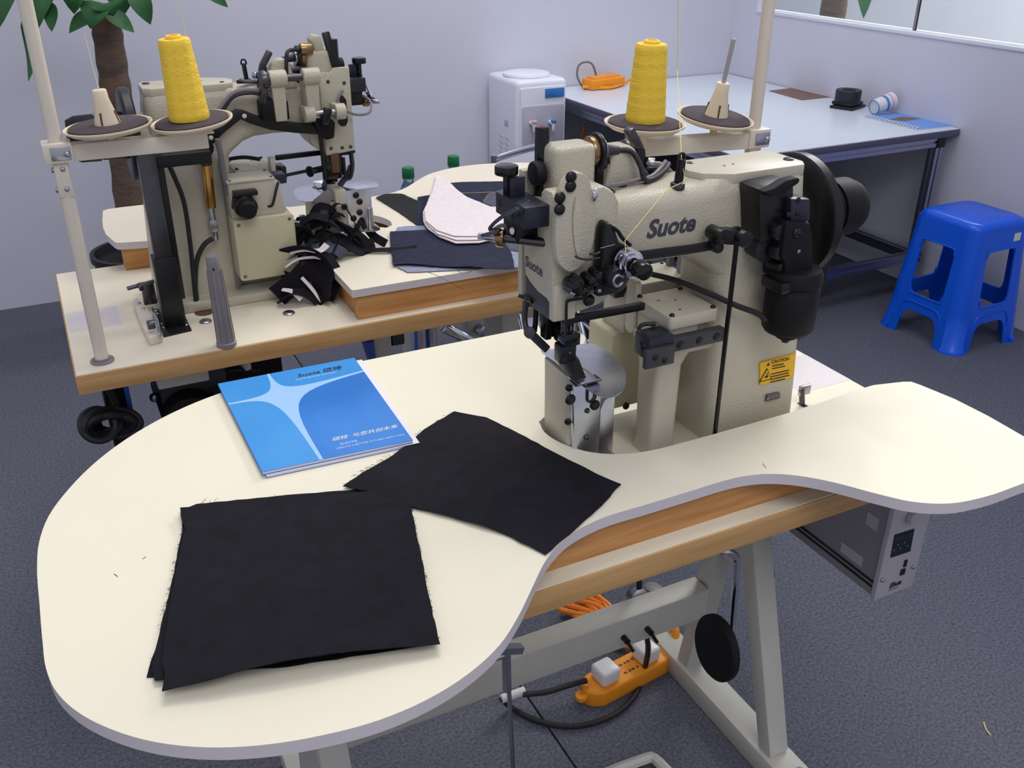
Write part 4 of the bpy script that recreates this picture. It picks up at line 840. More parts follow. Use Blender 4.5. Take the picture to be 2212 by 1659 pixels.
# ================================================================ thread stands and cones
def disc(t, c, r, tilt=None, cone=True, rodlen=0.14, rodr=0.004, rodm='spindle_grey'):
    """plastic spool tray with foam pad and slotted cone holder"""
    q = tilt or V((0,0,1))
    bm = B(); lathe(bm, [(0.012,-0.012),(0.02,-0.010),(r*0.86,-0.004),(r,0.003),(r*1.005,0.006),(r*0.97,0.006),(r*0.9,0.001),(0.01,0.0)], c, q, 40); tr = obj('spool_tray', bm, 'cream_plastic', t)
    bm = B(); lathe(bm, [(0.008,0.001),(r*0.9,0.002),(r*0.9,0.007),(r*0.86,0.0085),(0.008,0.0085)], c, q, 40); obj('foam_pad', bm, 'foam', tr)
    c = V(c); q = V(q).normalized()
    if cone:
        bm = B(); lathe(bm, [(0.0215,0.008),(0.021,0.012),(0.0125,0.05),(0.012,0.064),(0.011,0.066),(0.0,0.066)], c, q, 24); ho = obj('cone_holder', bm, 'cream_plastic', tr)
        d, s, u = basis(q)
        for k in range(4):
            a = k*PI/2+0.5; w = s*math.cos(a)+u*math.sin(a)
            bm = B(); obox(bm, c+w*0.0200+q*0.009, c+w*0.0165+q*0.03, 0.003, 0.004, w); obj('slot', bm, 'wood_dark', ho)
        bm = B(); cyl(bm, c+q*0.06, c+q*(0.066+rodlen), rodr, seg=10); obj('spindle', bm, rodm, tr)
    else:
        bm = B(); lathe(bm, [(0.0215,0.008),(0.0125,0.05),(0.0,0.052)], c, q, 20); obj('cone_holder', bm, 'cream_plastic', tr)
def cone(name, c, q, label, h=0.135, r0=0.038, r1=0.030):
    q = V(q).normalized(); c = V(c)+q*0.009
    t = thing(name, tuple(c), label, 'thread cone', 'yellow thread cones')
    prof = [(0.014,0.0),(r0*0.97,0.0),(r0,0.004)]
    n = 22
    for i in range(1, n): prof.append((r0+(r1-r0)*i/n+0.0004*math.sin(i*1.9), 0.004+(h-0.008)*i/n))
    prof += [(r1,h-0.003),(r1*0.94,h),(r1*0.5,h+0.0005)]
    bm = B(); lathe(bm, prof, c, q, 40); obj('wound_thread', bm, 'yellow_thread', t, sharp=50)
    bm = B(); lathe(bm, [(r1*0.52,h-0.002),(r1*0.52,h+0.004),(r1*0.46,h+0.006),(r1*0.3,h+0.006),(r1*0.28,h-0.01)], c, q, 24); obj('paper_core', bm, 'yellow_thread', t)
    return t, c+q*h
def stand(name, base, zb, ends, label):
    x, y = base
    t = thing(name, (x, y, 0.75), label, 'thread stand', 'thread stands on the tables')
    bm = B(); cyl(bm, (x,y,0.75), (x,y,zb-0.012), 0.0125, seg=20); obj('lower_tube', bm, 'pole', t)
    bm = B(); lathe(bm, [(0.0,0),(0.0215,0),(0.0215,0.004),(0.016,0.005),(0.016,0.008),(0.0,0.008)], (x,y,0.75), seg=28); obj('base_washer', bm, 'grey_plastic', t)
    bm = B(); cyl(bm, (x,y,zb-0.03), (x,y,1.78), 0.0115, seg=20); obj('upper_tube', bm, 'pole', t)
    # flattened joint below the arm
    bm = B(); box(bm, x-0.0125, x+0.0125, y-0.013, y+0.006, zb-0.085, zb-0.02); j = obj('tube_joint', bm, 'pole', t, 0.003)
    for z in (zb-0.035, zb-0.07):
        bm = B(); dome(bm, (x+0.002, y-0.013, z), 0.0045, 0.003, (0,-1,0)); obj('bolt', bm, 'steel', j)
        bm = B(); dome(bm, (x-0.0125, y-0.004, z-0.002), 0.005, 0.004, (-1,0,0)); obj('bolt', bm, 'steel', j)
    # channel arm
    a, b = V(ends[0]), V(ends[1]); d = (b-a).normalized()
    bm = B(); obox(bm, a, b, 0.026, 0.003); up = obj('arm_flange', bm, 'pole', t)
    s = d.cross(V((0,0,1)))
    for sg in (-1, 1):
        bm = B(); obox(bm, a+s*0.0125*sg+V((0,0,-0.0135)), b+s*0.0125*sg-d*0.012+V((0,0,-0.0135)), 0.0025, 0.027); obj('arm_web', bm, 'pole', t, 0.001)
    bm = B(); box(bm, x-0.024, x+0.024, y-0.021, y+0.021, zb-0.024, zb+0.010); cl = obj('arm_clamp', bm, 'pole', t, 0.003)
    bm = B(); box(bm, x-0.012, x+0.020, y-0.0235, y-0.019, zb-0.018, zb+0.004); obj('clamp_plate', bm, 'steel', cl, 0.001)
    bm = B(); dome(bm, (x+0.014, y-0.0235, zb-0.008), 0.0055, 0.004, (0,-1,0)); obj('bolt', bm, 'steel', cl)
    return t
zb = 1.158
# rear stand
SB_ = stand('thread_stand', (0.029,1.807), zb, ((0.02,1.807,zb+0.003),(0.292,1.807,zb+0.003)), 'cream tube thread stand at the left front corner of the rear table')
ca = (0.1178,1.807,1.1791); cb = (0.2589,1.807,1.1777)
disc(SB_, (ca[0],1.807,zb+0.024), 0.074, V((-0.07,0.0,1)).normalized(), True, 0.09, 0.0012, 'pole')
disc(SB_, (cb[0],1.807,zb+0.020), 0.072, V((-0.10,-0.02,1)).normalized(), False)
for c in (ca, cb):
    bm = B(); cyl(bm, (c[0],1.807,zb), (c[0],1.807,zb+0.02), 0.007); obj('tray_bolt', bm, 'cream_plastic', SB_)
CB, ct = cone('thread_cone', (cb[0]-0.003,1.807,zb+0.020), (-0.055,-0.01,1), 'yellow thread cone on the rear stand, before the column of the rear machine', 0.137, 0.0355, 0.027)
bm = B(); tube(bm, [ct+V((0.022,0,0)), ct+V((0.0,0.01,0.25)), ct+V((-0.03,0.02,0.45))], 0.0006, 4, 0); obj('loose_thread', bm, 'thread', CB)
# front stand
SA_ = stand('thread_stand', (1.19,1.38), zb, ((1.205,1.372,zb+0.003),(0.935,1.412,zb+0.003)), 'cream tube thread stand behind the front machine column')
ca = (0.9605,1.395,1.1902); cb = (1.1039,1.385,1.1924)
disc(SA_, (ca[0],1.40,zb+0.030), 0.071, V((0.02,-0.03,1)).normalized(), False)
disc(SA_, (cb[0],1.388,zb+0.030), 0.069, V((0.07,-0.12,1)).normalized(), True, 0.075)
for c, y in ((ca,1.40), (cb,1.388)):
    bm = B(); cyl(bm, (c[0],y,zb), (c[0],y,zb+0.026), 0.007); obj('tray_bolt', bm, 'cream_plastic', SA_)
CA, ct = cone('thread_cone', (ca[0],1.40,zb+0.030), (0.012,-0.02,1), 'yellow thread cone on the front stand, before the white workbench', 0.128, 0.035, 0.027)
g = (0.7695,1.03,1.2335)
k0 = (0.9114,1.25,1.3069); k1 = (0.8945,1.25,1.4076)
bm = B(); tube(bm, [(g[0],1.03,g[2]), k0, (k1[0],1.25,k1[2]+0.1)], 0.0006, 4, 0); obj('thread_strand', bm, 'thread', CA)
e = (0.6539,0.98,1.149)
bm = B(); tube(bm, [(g[0],1.03,g[2]), (g[0]+0.002,1.02,g[2]-0.03), (0.7277,1,1.2019), e, (0.6499,0.97,1.1352)], 0.0006, 4, 0); obj('thread_strand', bm, 'thread', CA)


# ================================================================ small things on the rear table
# support post with foot plate
SP = thing('support_post', (0.18,1.92,0.75), 'black steel support post screwed to the rear table beside the machine column', 'bracket')
fp = [(0.1549,2.0291),(0.2078,1.9749),(0.2073,1.8776),(0.1506,1.8693)]
bm = B(); prism(bm, fp, 'z', 0.75, 0.7535); obj('foot_plate', bm, 'black', SP, 0.0006)
bm = B(); box(bm, 0.165, 0.198, 1.915, 1.947, 0.7535, 1.135); obj('post', bm, 'dark_steel', SP, 0.002)
bm = B(); box(bm, 0.160, 0.203, 1.909, 1.953, 0.7535, 0.90); obj('post_sleeve', bm, 'black', SP, 0.002)
bm = B(); box(bm, 0.196, 0.212, 1.935, 1.95, 0.80, 1.10); obj('guide_rail', bm, 'black', SP, 0.001)
for p in [(0.1562,2.0113,0.7535),(0.1567,1.9941,0.7535),(0.1573,1.9336,0.7535),(0.157,1.9126,0.7535),(0.2015,1.9201,0.7535),(0.2021,1.9065,0.7535)]:
    bm = B(); dome(bm, p, 0.004, 0.003); obj('screw', bm, 'steel', SP)
a = (0.1864,1.95,1.0857); b = (0.3033,1.95,1.0732)
bm = B(); box(bm, a[0], b[0], 1.93, 1.955, a[2]-0.012, a[2]+0.012); obj('cross_bar', bm, 'black', SP, 0.002)
bm = B(); obox(bm, (0.1066,1.92,1.1165), (0.1734,1.95,1.1103), 0.02, 0.02); obj('side_bracket', bm, 'black', SP, 0.003)
# grey head rest pin
p = (0.2573,1.7762,0.75)
HR = thing('head_rest_pin', (p[0],p[1],0.75), 'tall grey plastic peg standing near the front edge of the rear table', 'peg')
bm = B(); lathe(bm, [(0.0,0.0),(0.0195,0.0),(0.0195,0.008),(0.0175,0.010),(0.0165,0.03),(0.0125,0.17),(0.0115,0.186),(0.0105,0.188),(0.0,0.188)], (p[0],p[1],0.75), (-0.02,0.0,1), 24); obj('peg_body', bm, 'grey_plastic', HR)
for k in range(8):
    a = k*PI/4; d = V((math.cos(a), math.sin(a), 0))
    bm = B(); obox(bm, V((p[0],p[1],0.762))+d*0.0172, V((p[0]-0.003,p[1],0.91))+d*0.0135, 0.0018, 0.0022, d); obj('peg_rib', bm, 'grey_plastic', HR)
bm = B(); cyl(bm, V((p[0]-0.006,p[1]-0.0125,0.915)), V((p[0]-0.006,p[1]-0.0145,0.915)), 0.002, seg=8); obj('peg_hole', bm, 'black', HR)
# bobbin winder on the table
p = V((0.1306,1.8902,0.75))
BWN = thing('bobbin_winder', (p.x,p.y,0.75), 'small steel bobbin winder on the rear table left of the black post', 'bobbin winder')
bm = B(); prism(bm, [(0.1175,2.0628),(0.1273,2.0728),(0.1424,1.9791),(0.1448,1.8972),(0.1463,1.8455),(0.1207,1.8382),(0.1169,1.9239)], 'z', 0.75, 0.768); obj('winder_base', bm, 'pole', BWN, 0.003)
bm = B(); cyl(bm, (0.1236,1.8618,0.785), (0.1378,1.8626,0.785), 0.008, seg=14); tube(bm, [((0.1236,1.8618,0.785)[0]+0.0003, (0.1236,1.8618,0.785)[1], 0.785), (0.1378,1.8626,0.785)], 0.0095, 10, 0); obj('spring_shaft', bm, 'dark_steel', BWN, 0.001)
bm = B(); obox(bm, (0.1469,1.972,0.77), (0.1427,1.8275,0.77), 0.004, 0.016); obj('winder_plate', bm, 'steel', BWN, 0.001)
bm = B(); tube(bm, [(0.143,1.926,0.785),(0.1462,1.8844,0.785),(0.1418,1.8228,0.785),(0.1354,1.8086,0.785)], 0.002, 6, 4); obj('winder_spring', bm, 'steel', BWN)
q = V((0.1488,2.0348,0.775))
bm = B(); box(bm, q.x-0.012, q.x+0.014, q.y-0.012, q.y+0.008, 0.765, 0.812); obj('winder_bracket', bm, 'dark_steel', BWN, 0.002)
bm = B(); cyl(bm, (q.x-0.04,q.y-0.01,0.808), (q.x+0.016,q.y,0.812), 0.0045, seg=10); cyl(bm, (q.x-0.018,q.y-0.008,0.806), (q.x-0.01,q.y-0.008,0.808), 0.009, seg=12); obj('winder_spindle', bm, 'dark_steel', BWN, 0.001)
for pp in [(0.1307,1.9993,0.768),(0.1269,2.0354,0.768)]:
    bm = B(); dome(bm, pp, 0.004, 0.003); obj('screw', bm, 'steel', BWN)

# ---- cloth pieces on the rear raised top
def zflat(x, y): return 0.0
G2 = 'fabric cut-offs on the rear raised top'
cloth('fabric_piece', [(0.7894,2.3975),(0.8211,2.4122),(0.8587,2.3841),(0.8811,2.3144),(0.8765,2.2599),(0.8156,2.114),(0.8019,2.129),(0.7988,2.2516)], 0.8206, 'cloth_olive', 'curved dark olive fabric strip at the left, half under the white cloth', 'fabric', G2, lambda x, y: 0.001+0.006*bump_(x,y,0.85,2.38,0.05), seed=41, fray=((1,10,0.008),(2,10,0.008)))
cloth('fabric_piece', [(0.8923,2.353),(0.9529,2.3589),(1.0308,2.3316),(0.9197,2.0555),(0.7991,2.122)], 0.8208, 'cloth_navy', 'dark navy fabric piece hidden beneath the white cloth', 'fabric', G2, lambda x, y: 0.0016, seed=42)
cloth('fabric_piece', [(1.0266,2.4443),(1.0637,2.4374),(1.211,2.3777),(1.2663,2.3129),(1.1206,2.0433),(0.9935,2.1046),(0.9688,2.2531),(0.9983,2.3781)], 0.8210, 'cloth_navy', 'long navy fabric piece with yellow stitching behind the white cloth', 'fabric', G2, lambda x, y: 0.0022, seed=43)
cloth('fabric_piece', [(1.0336,2.2382),(1.0755,2.2921),(1.1258,2.3089),(1.1705,2.2978),(1.218,2.2236),(1.1364,2.0726),(1.047,2.1067),(1.0245,2.2187)], 0.8240, 'cloth_grey_denim', 'grey denim piece with rounded stitched corner behind the guide block', 'fabric', G2, lambda x, y: 0.0018, seed=44)
bm = B(); tube(bm, [(1.0284,2.2181,0.8282),(1.0638,2.2644,0.8282),(1.1155,2.2849,0.8282),(1.1609,2.2733,0.8282)], 0.0009, 5, 4); tag(obj('stitch_thread', bm, 'stitch', origin=(1.0301,2.2218,0.827)), 'brown stitch line along the rounded denim corner', 'thread')
bm = B(); tube(bm, [(0.9991,2.3381,0.825),(1.0524,2.3176,0.825),(1.1559,2.2833,0.825)], 0.0007, 5, 2); tag(obj('stitch_thread', bm, 'thread', origin=(0.9991,2.3381,0.825)), 'yellow stitch line across the long navy piece', 'thread')
cloth('fabric_piece', [(0.7507,2.1289),(0.7772,2.1284),(0.8403,2.1021),(0.9841,1.9059),(0.9626,1.7726),(0.8959,1.7448),(0.6608,1.8236),(0.6491,1.8842),(0.7043,2.0413)], 0.8206, 'cloth_denim_back', 'pale blue wrong side of denim showing under the navy piece', 'fabric', G2, lambda x, y: 0.001, seed=45, fray=((6,10,0.006),(7,8,0.006)))
cloth('fabric_piece', [(0.7198,2.0961),(0.7821,2.078),(0.8469,2.0587),(0.8744,1.9822),(0.9064,1.9211),(0.9289,1.8879),(0.9169,1.8325),(0.8746,1.7319),(0.816,1.7539),(0.7665,1.7907),(0.7166,1.8279),(0.6797,1.8556),(0.6459,1.8687),(0.6808,1.9824)], 0.8238, 'cloth_navy', 'navy denim pocket piece in front of the white cloth', 'fabric', G2, lambda x, y: 0.001+0.008*bump_(x,y,0.66,1.81,0.05)+0.006*bump_(x,y,0.80,1.78,0.05), seed=46, fray=((12,14,0.006),(13,10,0.006)))
cloth('fabric_piece', [(0.944,1.9237),(1.0576,1.9267),(1.0089,1.8366),(0.9363,1.8358),(0.9167,1.8632)], 0.8216, 'cloth_grey_denim', 'grey denim scrap with pinkish edge beside the pocket piece', 'fabric', G2, lambda x, y: 0.002, seed=47)
WC = (([(0.8403,2.1842),(0.8137,2.1113),(0.8032,2.0551),(0.8053,1.9878),(0.8222,1.9309),(0.8718,1.9106),(0.9046,1.9171),(0.9535,1.9431),(1.0243,2.0096),(1.0663,2.0976),(1.0166,2.1532),(0.994,2.2489),(0.9875,2.3111),(0.9446,2.3217)], 0.8290, 'lowest white cloth layer of the shell shaped pile'),
      ([(0.8416,2.1837),(0.8126,2.0988),(0.8055,2.0019),(0.8272,1.942),(0.8818,1.9193),(0.9563,1.9487),(1.0348,2.0253),(1.0627,2.0906),(1.0115,2.1424),(0.9889,2.2524),(0.9803,2.3415),(0.9605,2.3926)], 0.8330, 'middle white cloth layer of the shell shaped pile'),
      ([(0.8464,2.1889),(0.8156,2.0998),(0.8101,2.0212),(0.8317,1.9604),(0.8843,1.9349),(0.9583,1.9655),(1.0429,2.0413),(1.0603,2.0859),(1.0093,2.1376),(0.9906,2.2409),(0.9877,2.3425),(0.9644,2.385)], 0.8365, 'uppermost white cloth layer with its corner curling upwards'))
for k, (ol, z, lb) in enumerate(WC):
    cloth('fabric_piece', ol, z, 'cloth_white', lb, 'fabric', 'white cloth layers on the rear raised top', (lambda k: (lambda x, y: 0.001+0.045*(0.7+0.15*k)*bump_(x,y,0.925,2.42,0.085)))(k), seed=50+k, th=0.0022)
# ---- tangled black strips beside the rear machine post
rs = random.Random(5)
G3 = 'tangled black cut strips beside the rear post'
SL = ['black strip standing up at the left of the tangle', 'frayed black strip across the top of the tangle', 'thin black strip looping over the tangle', 'wide black strip bent down over the table edge of the tangle', 'grey lined black strip in the middle of the tangle', 'black strip lying below the yellow box', 'narrow black strip leaning on the raised top', 'black strip curling behind the post', 'dark strip folded at the tangle centre', 'black strip trailing to the pocket piece', 'black strip with pale edge hanging to a point', 'loose black strip under the box corner']
def strip(pts, w, lb, m='cloth_black', tw=0.0, up=(0,0,1)):
    bm = B(); ribbon(bm, pts, w, 0.0016, up, 6, tw); tag(obj('fabric_strip', bm, m, origin=pts[0]), lb, 'fabric strip', G3)
strip([(0.50,2.00,0.90),(0.53,2.01,0.935),(0.57,2.02,0.915),(0.60,2.04,0.87)], 0.022, SL[0], tw=1.2)
strip([(0.46,1.99,0.855),(0.50,2.0,0.895),(0.55,2.0,0.90),(0.60,2.0,0.865),(0.63,2.0,0.83)], 0.03, SL[1], tw=0.8)
strip([(0.52,1.985,0.86),(0.55,1.99,0.93),(0.58,2.0,0.935),(0.61,2.0,0.88),(0.62,1.99,0.835)], 0.010, SL[2])
strip([(0.43,1.96,0.85),(0.475,1.94,0.86),(0.505,1.93,0.83),(0.495,1.915,0.79),(0.49,1.90,0.755)], 0.055, SL[3], tw=0.3, up=(0.5,0.6,0.6))
strip([(0.42,1.965,0.84),(0.47,1.955,0.862),(0.53,1.955,0.858),(0.56,1.95,0.84)], 0.024, SL[4], 'cloth_grey_denim', 1.6)
strip([(0.40,1.93,0.76),(0.43,1.915,0.785),(0.46,1.91,0.775),(0.48,1.90,0.758)], 0.02, SL[5], tw=1.0)
strip([(0.50,1.95,0.85),(0.52,1.93,0.84),(0.53,1.915,0.80),(0.51,1.90,0.755)], 0.03, SL[6], tw=0.6)
strip([(0.60,2.05,0.83),(0.64,2.05,0.86),(0.66,2.03,0.84),(0.68,2.01,0.827)], 0.02, SL[7], tw=1.3)
strip([(0.47,1.97,0.82),(0.52,1.975,0.88),(0.56,1.98,0.86),(0.61,1.99,0.835),(0.65,2.0,0.826)], 0.045, SL[8], tw=1.0)
strip([(0.58,1.99,0.832),(0.62,1.99,0.826),(0.66,1.97,0.828),(0.70,1.96,0.825),(0.735,1.955,0.826)], 0.018, SL[9], tw=0.4)
strip([(0.42,1.955,0.815),(0.45,1.935,0.80),(0.475,1.915,0.775),(0.487,1.895,0.753)], 0.018, SL[10], tw=0.2, up=(0.3,0.8,0.2))
strip([(0.40,1.94,0.77),(0.44,1.93,0.80),(0.47,1.935,0.82),(0.50,1.94,0.81)], 0.05, SL[11], tw=0.5, up=(0.4,-0.8,0.4))
strip([(0.44,1.945,0.862),(0.47,1.935,0.868),(0.50,1.93,0.862),(0.52,1.935,0.872)], 0.016, 'white lined strip end in the middle of the tangle', 'cloth_white', 0.4)
strip([(0.425,1.935,0.835),(0.45,1.93,0.85),(0.48,1.925,0.852),(0.50,1.93,0.845)], 0.008, 'thin white strip across the tangle', 'cloth_white', 0.4)
strip([(0.455,1.925,0.81),(0.472,1.912,0.785),(0.487,1.9,0.758)], 0.008, 'pale strip running down to the tip of the tangle', 'cloth_white', 0.1, (0.3,-0.8,0.3))
strip([(0.41,1.925,0.79),(0.43,1.915,0.785),(0.445,1.905,0.768)], 0.014, 'pale cloth end below the yellow box', 'cloth_white', 0.5)
for k in range(16):
    a = V((rs.uniform(0.44,0.60), rs.uniform(1.955,2.02), rs.uniform(0.835,0.90))); d = V((rs.uniform(-1,1), rs.uniform(-0.5,0.5), rs.uniform(-0.3,0.5))).normalized(); L = rs.uniform(0.05,0.10)
    b = a+d*L; m = (a+b)/2+V((0,0,rs.uniform(0.0,0.035)))
    b.x = min(max(b.x,0.43),0.635); b.z = max(b.z,0.826)
    strip([a, m, b], rs.uniform(0.008,0.026), 'short dark olive cut strip buried in the tangle beside the rear post' if k % 3 == 0 else 'short black cut strip buried in the tangle beside the rear post', 'cloth_olive' if k % 3 == 0 else 'cloth_black', rs.uniform(-1.5,1.5))
HAIR = [([(0.7034,1.8093,0.8204),(0.7151,1.7723,0.8204),(0.7222,1.7261,0.8204),(0.7301,1.6839,0.8204)], 'dark loose thread on the rear raised top below the pocket piece'), ([(0.7645,1.7989,0.8204),(0.7688,1.7713,0.8204),(0.7928,1.7756,0.8204)], 'short dark thread by the pocket piece lower edge')]
for pts, lb in HAIR:
    bm = B(); tube(bm, pts, 0.0004, 4, 4); tag(obj('loose_thread', bm, 'label_black', origin=pts[0]), lb, 'thread')


# ================================================================ white workbench with aluminium frame
WT = thing('workbench', (2.84,3.46,0), 'white topped workbench with aluminium profile frame in the far corner', 'table')
bm = B(); box(bm, 2.27, 3.405, 2.69, 4.23, 0.682, 0.709); obj('worktop_core', bm, 'table_edge', WT, 0.002)
bm = B(); box(bm, 2.274, 3.403, 2.694, 4.228, 0.709, 0.711); obj('worktop', bm, 'table_white', WT)
def profile(a, b, parent=WT, w=0.04):
    """slotted square aluminium profile: core with a groove on each side"""
    a, b = V(a), V(b); d = (b-a).normalized(); _, s, u = basis(d); h = w/2; g = 0.005; t = 0.006
    sec2 = []
    for (p, q) in ((s,u),(-u,s),(-s,-u),(u,-s)):
        sec2 += [p*h+q*h, p*h+q*0.005, p*(h-t)+q*0.005, p*(h-t)-q*0.005, p*h-q*0.005]
    bm = B(); faces_from(bm, [[a+v for v in sec2],[b+v for v in sec2]]); return obj('frame_profile', bm, 'aluminium', parent, smooth=False)
x0, x1, y0, y1 = 2.31, 3.33, 2.73, 4.19
for (x, y) in ((x0,y0),(x1,y0),(x0,y1),(x1,y1),(x0,(y0+y1)/2)): profile((x,y,0.07),(x,y,0.642))
for y in (y0, y1):
    for z in (0.662, 0.16): profile((x0-0.02,y,z),(x1+0.02,y,z))
for x in (x0, x1):
    for z in (0.662, 0.16): profile((x,y0+0.02,z),(x,y1-0.02,z))
for x in (x0, x1):
    bm = B(); box(bm, x-0.022, x+0.022, y0-0.024, y0-0.019, 0.638, 0.684); obj('corner_joint', bm, 'black', WT, 0.001)
for (x, y) in ((x0,y0),(x1,y0),(x0,y1),(x1,y1)):
    bm = B(); cyl(bm, (x,y,0.0), (x,y,0.03), 0.028); cyl(bm, (x,y,0.03), (x,y,0.08), 0.008); obj('levelling_foot', bm, 'black', WT, 0.002)
bm = B(); box(bm, 2.36, 2.95, 2.80, 3.4, 0.10, 0.14); obj('under_shelf', bm, 'black_matte', WT, 0.002)
bm = B(); box(bm, 2.45, 2.80, 3.2, 3.7, 0.182, 0.60); tag(obj('storage_box', bm, 'black_matte', bevel=0.004, origin=(2.62,3.45,0.18)), 'dark storage box standing in the frame under the white workbench', 'box')

# things on the workbench
OP = thing('power_strip', (2.5345,4.0833,0.72), 'orange power strip with cord loop at the back of the white workbench', 'power strip')
a, b = V((2.4666,4.1112,0.725)), V((2.6817,4.1559,0.725))
bm = B(); obox(bm, a+V((0,0,0.012)), b+V((0,0,0.012)), 0.085, 0.05); obj('strip_body', bm, 'orange', OP, 0.008, segs=3)
bm = B(); obox(bm, a+V((0.02,0,0.038)), b+V((-0.02,0,0.038)), 0.06, 0.014); obj('strip_lid', bm, 'orange', OP, 0.005)
bm = B(); tube(bm, [a+V((-0.02,0.01,0)), (a+b)/2+V((0.0,-0.06,-0.005)), b+V((0.03,-0.01,0.0)), b+V((0.06,0.0,0.012))], 0.008, 8, 5); obj('power_cord', bm, 'orange', OP)
bm = B(); tube(bm, [(2.4633,4.15,0.7192),(2.4322,4.15,0.7719),(2.4379,4.15,0.8215),(2.4764,4.15,0.8364),(2.5166,4.15,0.8209),(2.5466,4.15,0.7531)], 0.005, 6, 5); obj('cord_loop', bm, 'cable_grey', OP)
bm = B(); prism(bm, [(3.2607,3.7062),(3.4489,3.717),(3.4274,3.4523),(3.2403,3.4502)], 'z', 0.7112, 0.7135); tag(obj('card_sheet', bm, 'kraft', origin=(3.3451,3.5801,0.711)), 'brown card sheet lying on the white workbench by the wall', 'card')
TR = thing('tape_roll', (3.3216,3.2487,0.711), 'black tape rolls stacked on the white workbench', 'tape')
c = V((3.3058,3.2324,0.711))
bm = B(); lathe(bm, [(0.028,0.03),(0.055,0.028),(0.056,0.03),(0.056,0.075),(0.054,0.078),(0.028,0.076)], c, seg=32); obj('tape_ring', bm, 'tape_black', TR)
bm = B(); lathe(bm, [(0.0,0.074),(0.03,0.074),(0.03,0.0775),(0.0,0.0775)], c, seg=24); obj('tape_core', bm, 'cloth_olive', TR)
bm = B(); box(bm, c.x-0.065, c.x+0.07, c.y-0.06, c.y+0.05, c.z+0.0005, c.z+0.012, Matrix.Rotation(0.35,3,'Z')); obj('flat_pad', bm, 'tape_black', TR, 0.004)
bm = B(); box(bm, c.x-0.05, c.x+0.055, c.y-0.05, c.y+0.05, c.z+0.012, c.z+0.03, Matrix.Rotation(0.2,3,'Z')); obj('tape_pad', bm, 'tape_black', TR, 0.008)
PC = thing('paper_cup', (3.4663,3.1213,0.711), 'white paper cup with blue rim lying on its side by the wall', 'cup')
a = V((3.288,3.055,0.744)); d = V((0.95,0.0,0.20)).normalized(); 
bm = B(); lathe(bm, [(0.0,0.006),(0.028,0.006),(0.0285,0.0),(0.030,0.0),(0.0375,0.1),(0.0365,0.1),(0.029,0.008),(0.0,0.008)], a, d, 28); obj('cup_wall', bm, 'white_plastic', PC)
bm = B(); tube(bm, [a+(basis(d)[1]*math.cos(t)+basis(d)[2]*math.sin(t))*0.0295 for t in [i*PI/8 for i in range(16)]], 0.0022, 6, 2, True); obj('cup_rim', bm, 'cup_blue', PC)
bm = B(); lathe(bm, [(0.0336,0.045),(0.0340,0.045),(0.0350,0.058),(0.0346,0.058)], a, d, 28); obj('cup_print', bm, 'cup_blue', PC)
bm = B(); lathe(bm, [(0.0356,0.072),(0.0360,0.072),(0.0366,0.08),(0.0362,0.08)], a, d, 28); obj('cup_print', bm, 'tap_pink', PC)
NB_ = thing('spiral_notebook', (3.3495,2.8686,0.711), 'pale blue spiral notebook at the near corner of the white workbench', 'notebook')
nb = [(3.2238,3.0388),(3.444,3.0345),(3.4284,2.7233),(3.2235,2.7421)]
bm = B(); prism(bm, nb, 'z', 0.7112, 0.7150); obj('pages', bm, 'paper', NB_)
bm = B(); prism(bm, nb, 'z', 0.7150, 0.7158); obj('front_cover', bm, 'notebook_blue', NB_)
bm = B(); prism(bm, [(3.2501,2.9409),(3.358,2.9537),(3.3999,2.8911),(3.2923,2.8792)], 'z', 0.7158, 0.7162); obj('cover_print', bm, 'kraft', NB_)
a, b = V(nb[0]+(0.714,)), V(nb[3]+(0.714,))
for i in range(18):
    c = a.lerp(b, (i+0.5)/18); dd = (b-a).normalized()
    bm = B(); tube(bm, [c+V((0,0,0.007))*math.cos(t)+V((0,0,0.002))+dd.cross(V((0,0,1)))*0.010*math.sin(t) for t in [k*PI/4 for k in range(8)]], 0.0022, 5, 2, True); obj('spiral_ring', bm, 'white_plastic', NB_)

# ================================================================ water dispenser
WD = thing('water_dispenser', (2.105,4.05,0), 'white water dispenser against the wall left of the workbench', 'water dispenser')
bm = B(); box(bm, 1.975, 2.238, 3.905, 4.215, 0.02, 0.815); obj('cabinet', bm, 'dispenser_white', WD, 0.022, segs=3)
bm = B(); lathe(bm, [(0.0,0.0),(0.108,0.0),(0.112,0.006),(0.108,0.014),(0.09,0.018),(0.0,0.02)], (2.10,4.05,0.813), seg=36); obj('top_lid', bm, 'dispenser_white', WD)
bm = B(); prism(bm, rrect(1.992, 2.226, 0.30, 0.785, 0.012), 'y', 3.898, 3.908); FP_ = obj('front_panel', bm, 'dispenser_white', WD, 0.003)
bm = B(); prism(bm, rrect(2.0, 2.218, 0.45, 0.705, 0.012), 'y', 3.894, 3.900); RC = obj('tap_recess', bm, 'dispenser_grey', WD, 0.002)
bm = B(); box(bm, 2.118, 2.216, 3.894, 3.899, 0.735, 0.775); obj('brand_label', bm, 'blue_label', WD, 0.001)
for x, m, z in ((2.045,'tap_pink',0.63),(2.145,'tap_blue',0.625)):
    bm = B(); cyl(bm, (x,3.895,z), (x,3.86,z), 0.010); cyl(bm, (x,3.862,z), (x,3.862,z-0.035), 0.008, 0.006); tp_ = obj('tap', bm, 'dispenser_white', WD, 0.001)
    bm = B(); box(bm, x-0.01, x+0.012, 3.852, 3.872, z+0.003, z+0.016); obj('tap_lever', bm, m, tp_, 0.003)
bm = B(); box(bm, 1.9735, 1.978, 3.985, 4.025, 0.60, 0.63); obj('side_grip', bm, 'dispenser_grey', WD, 0.002)
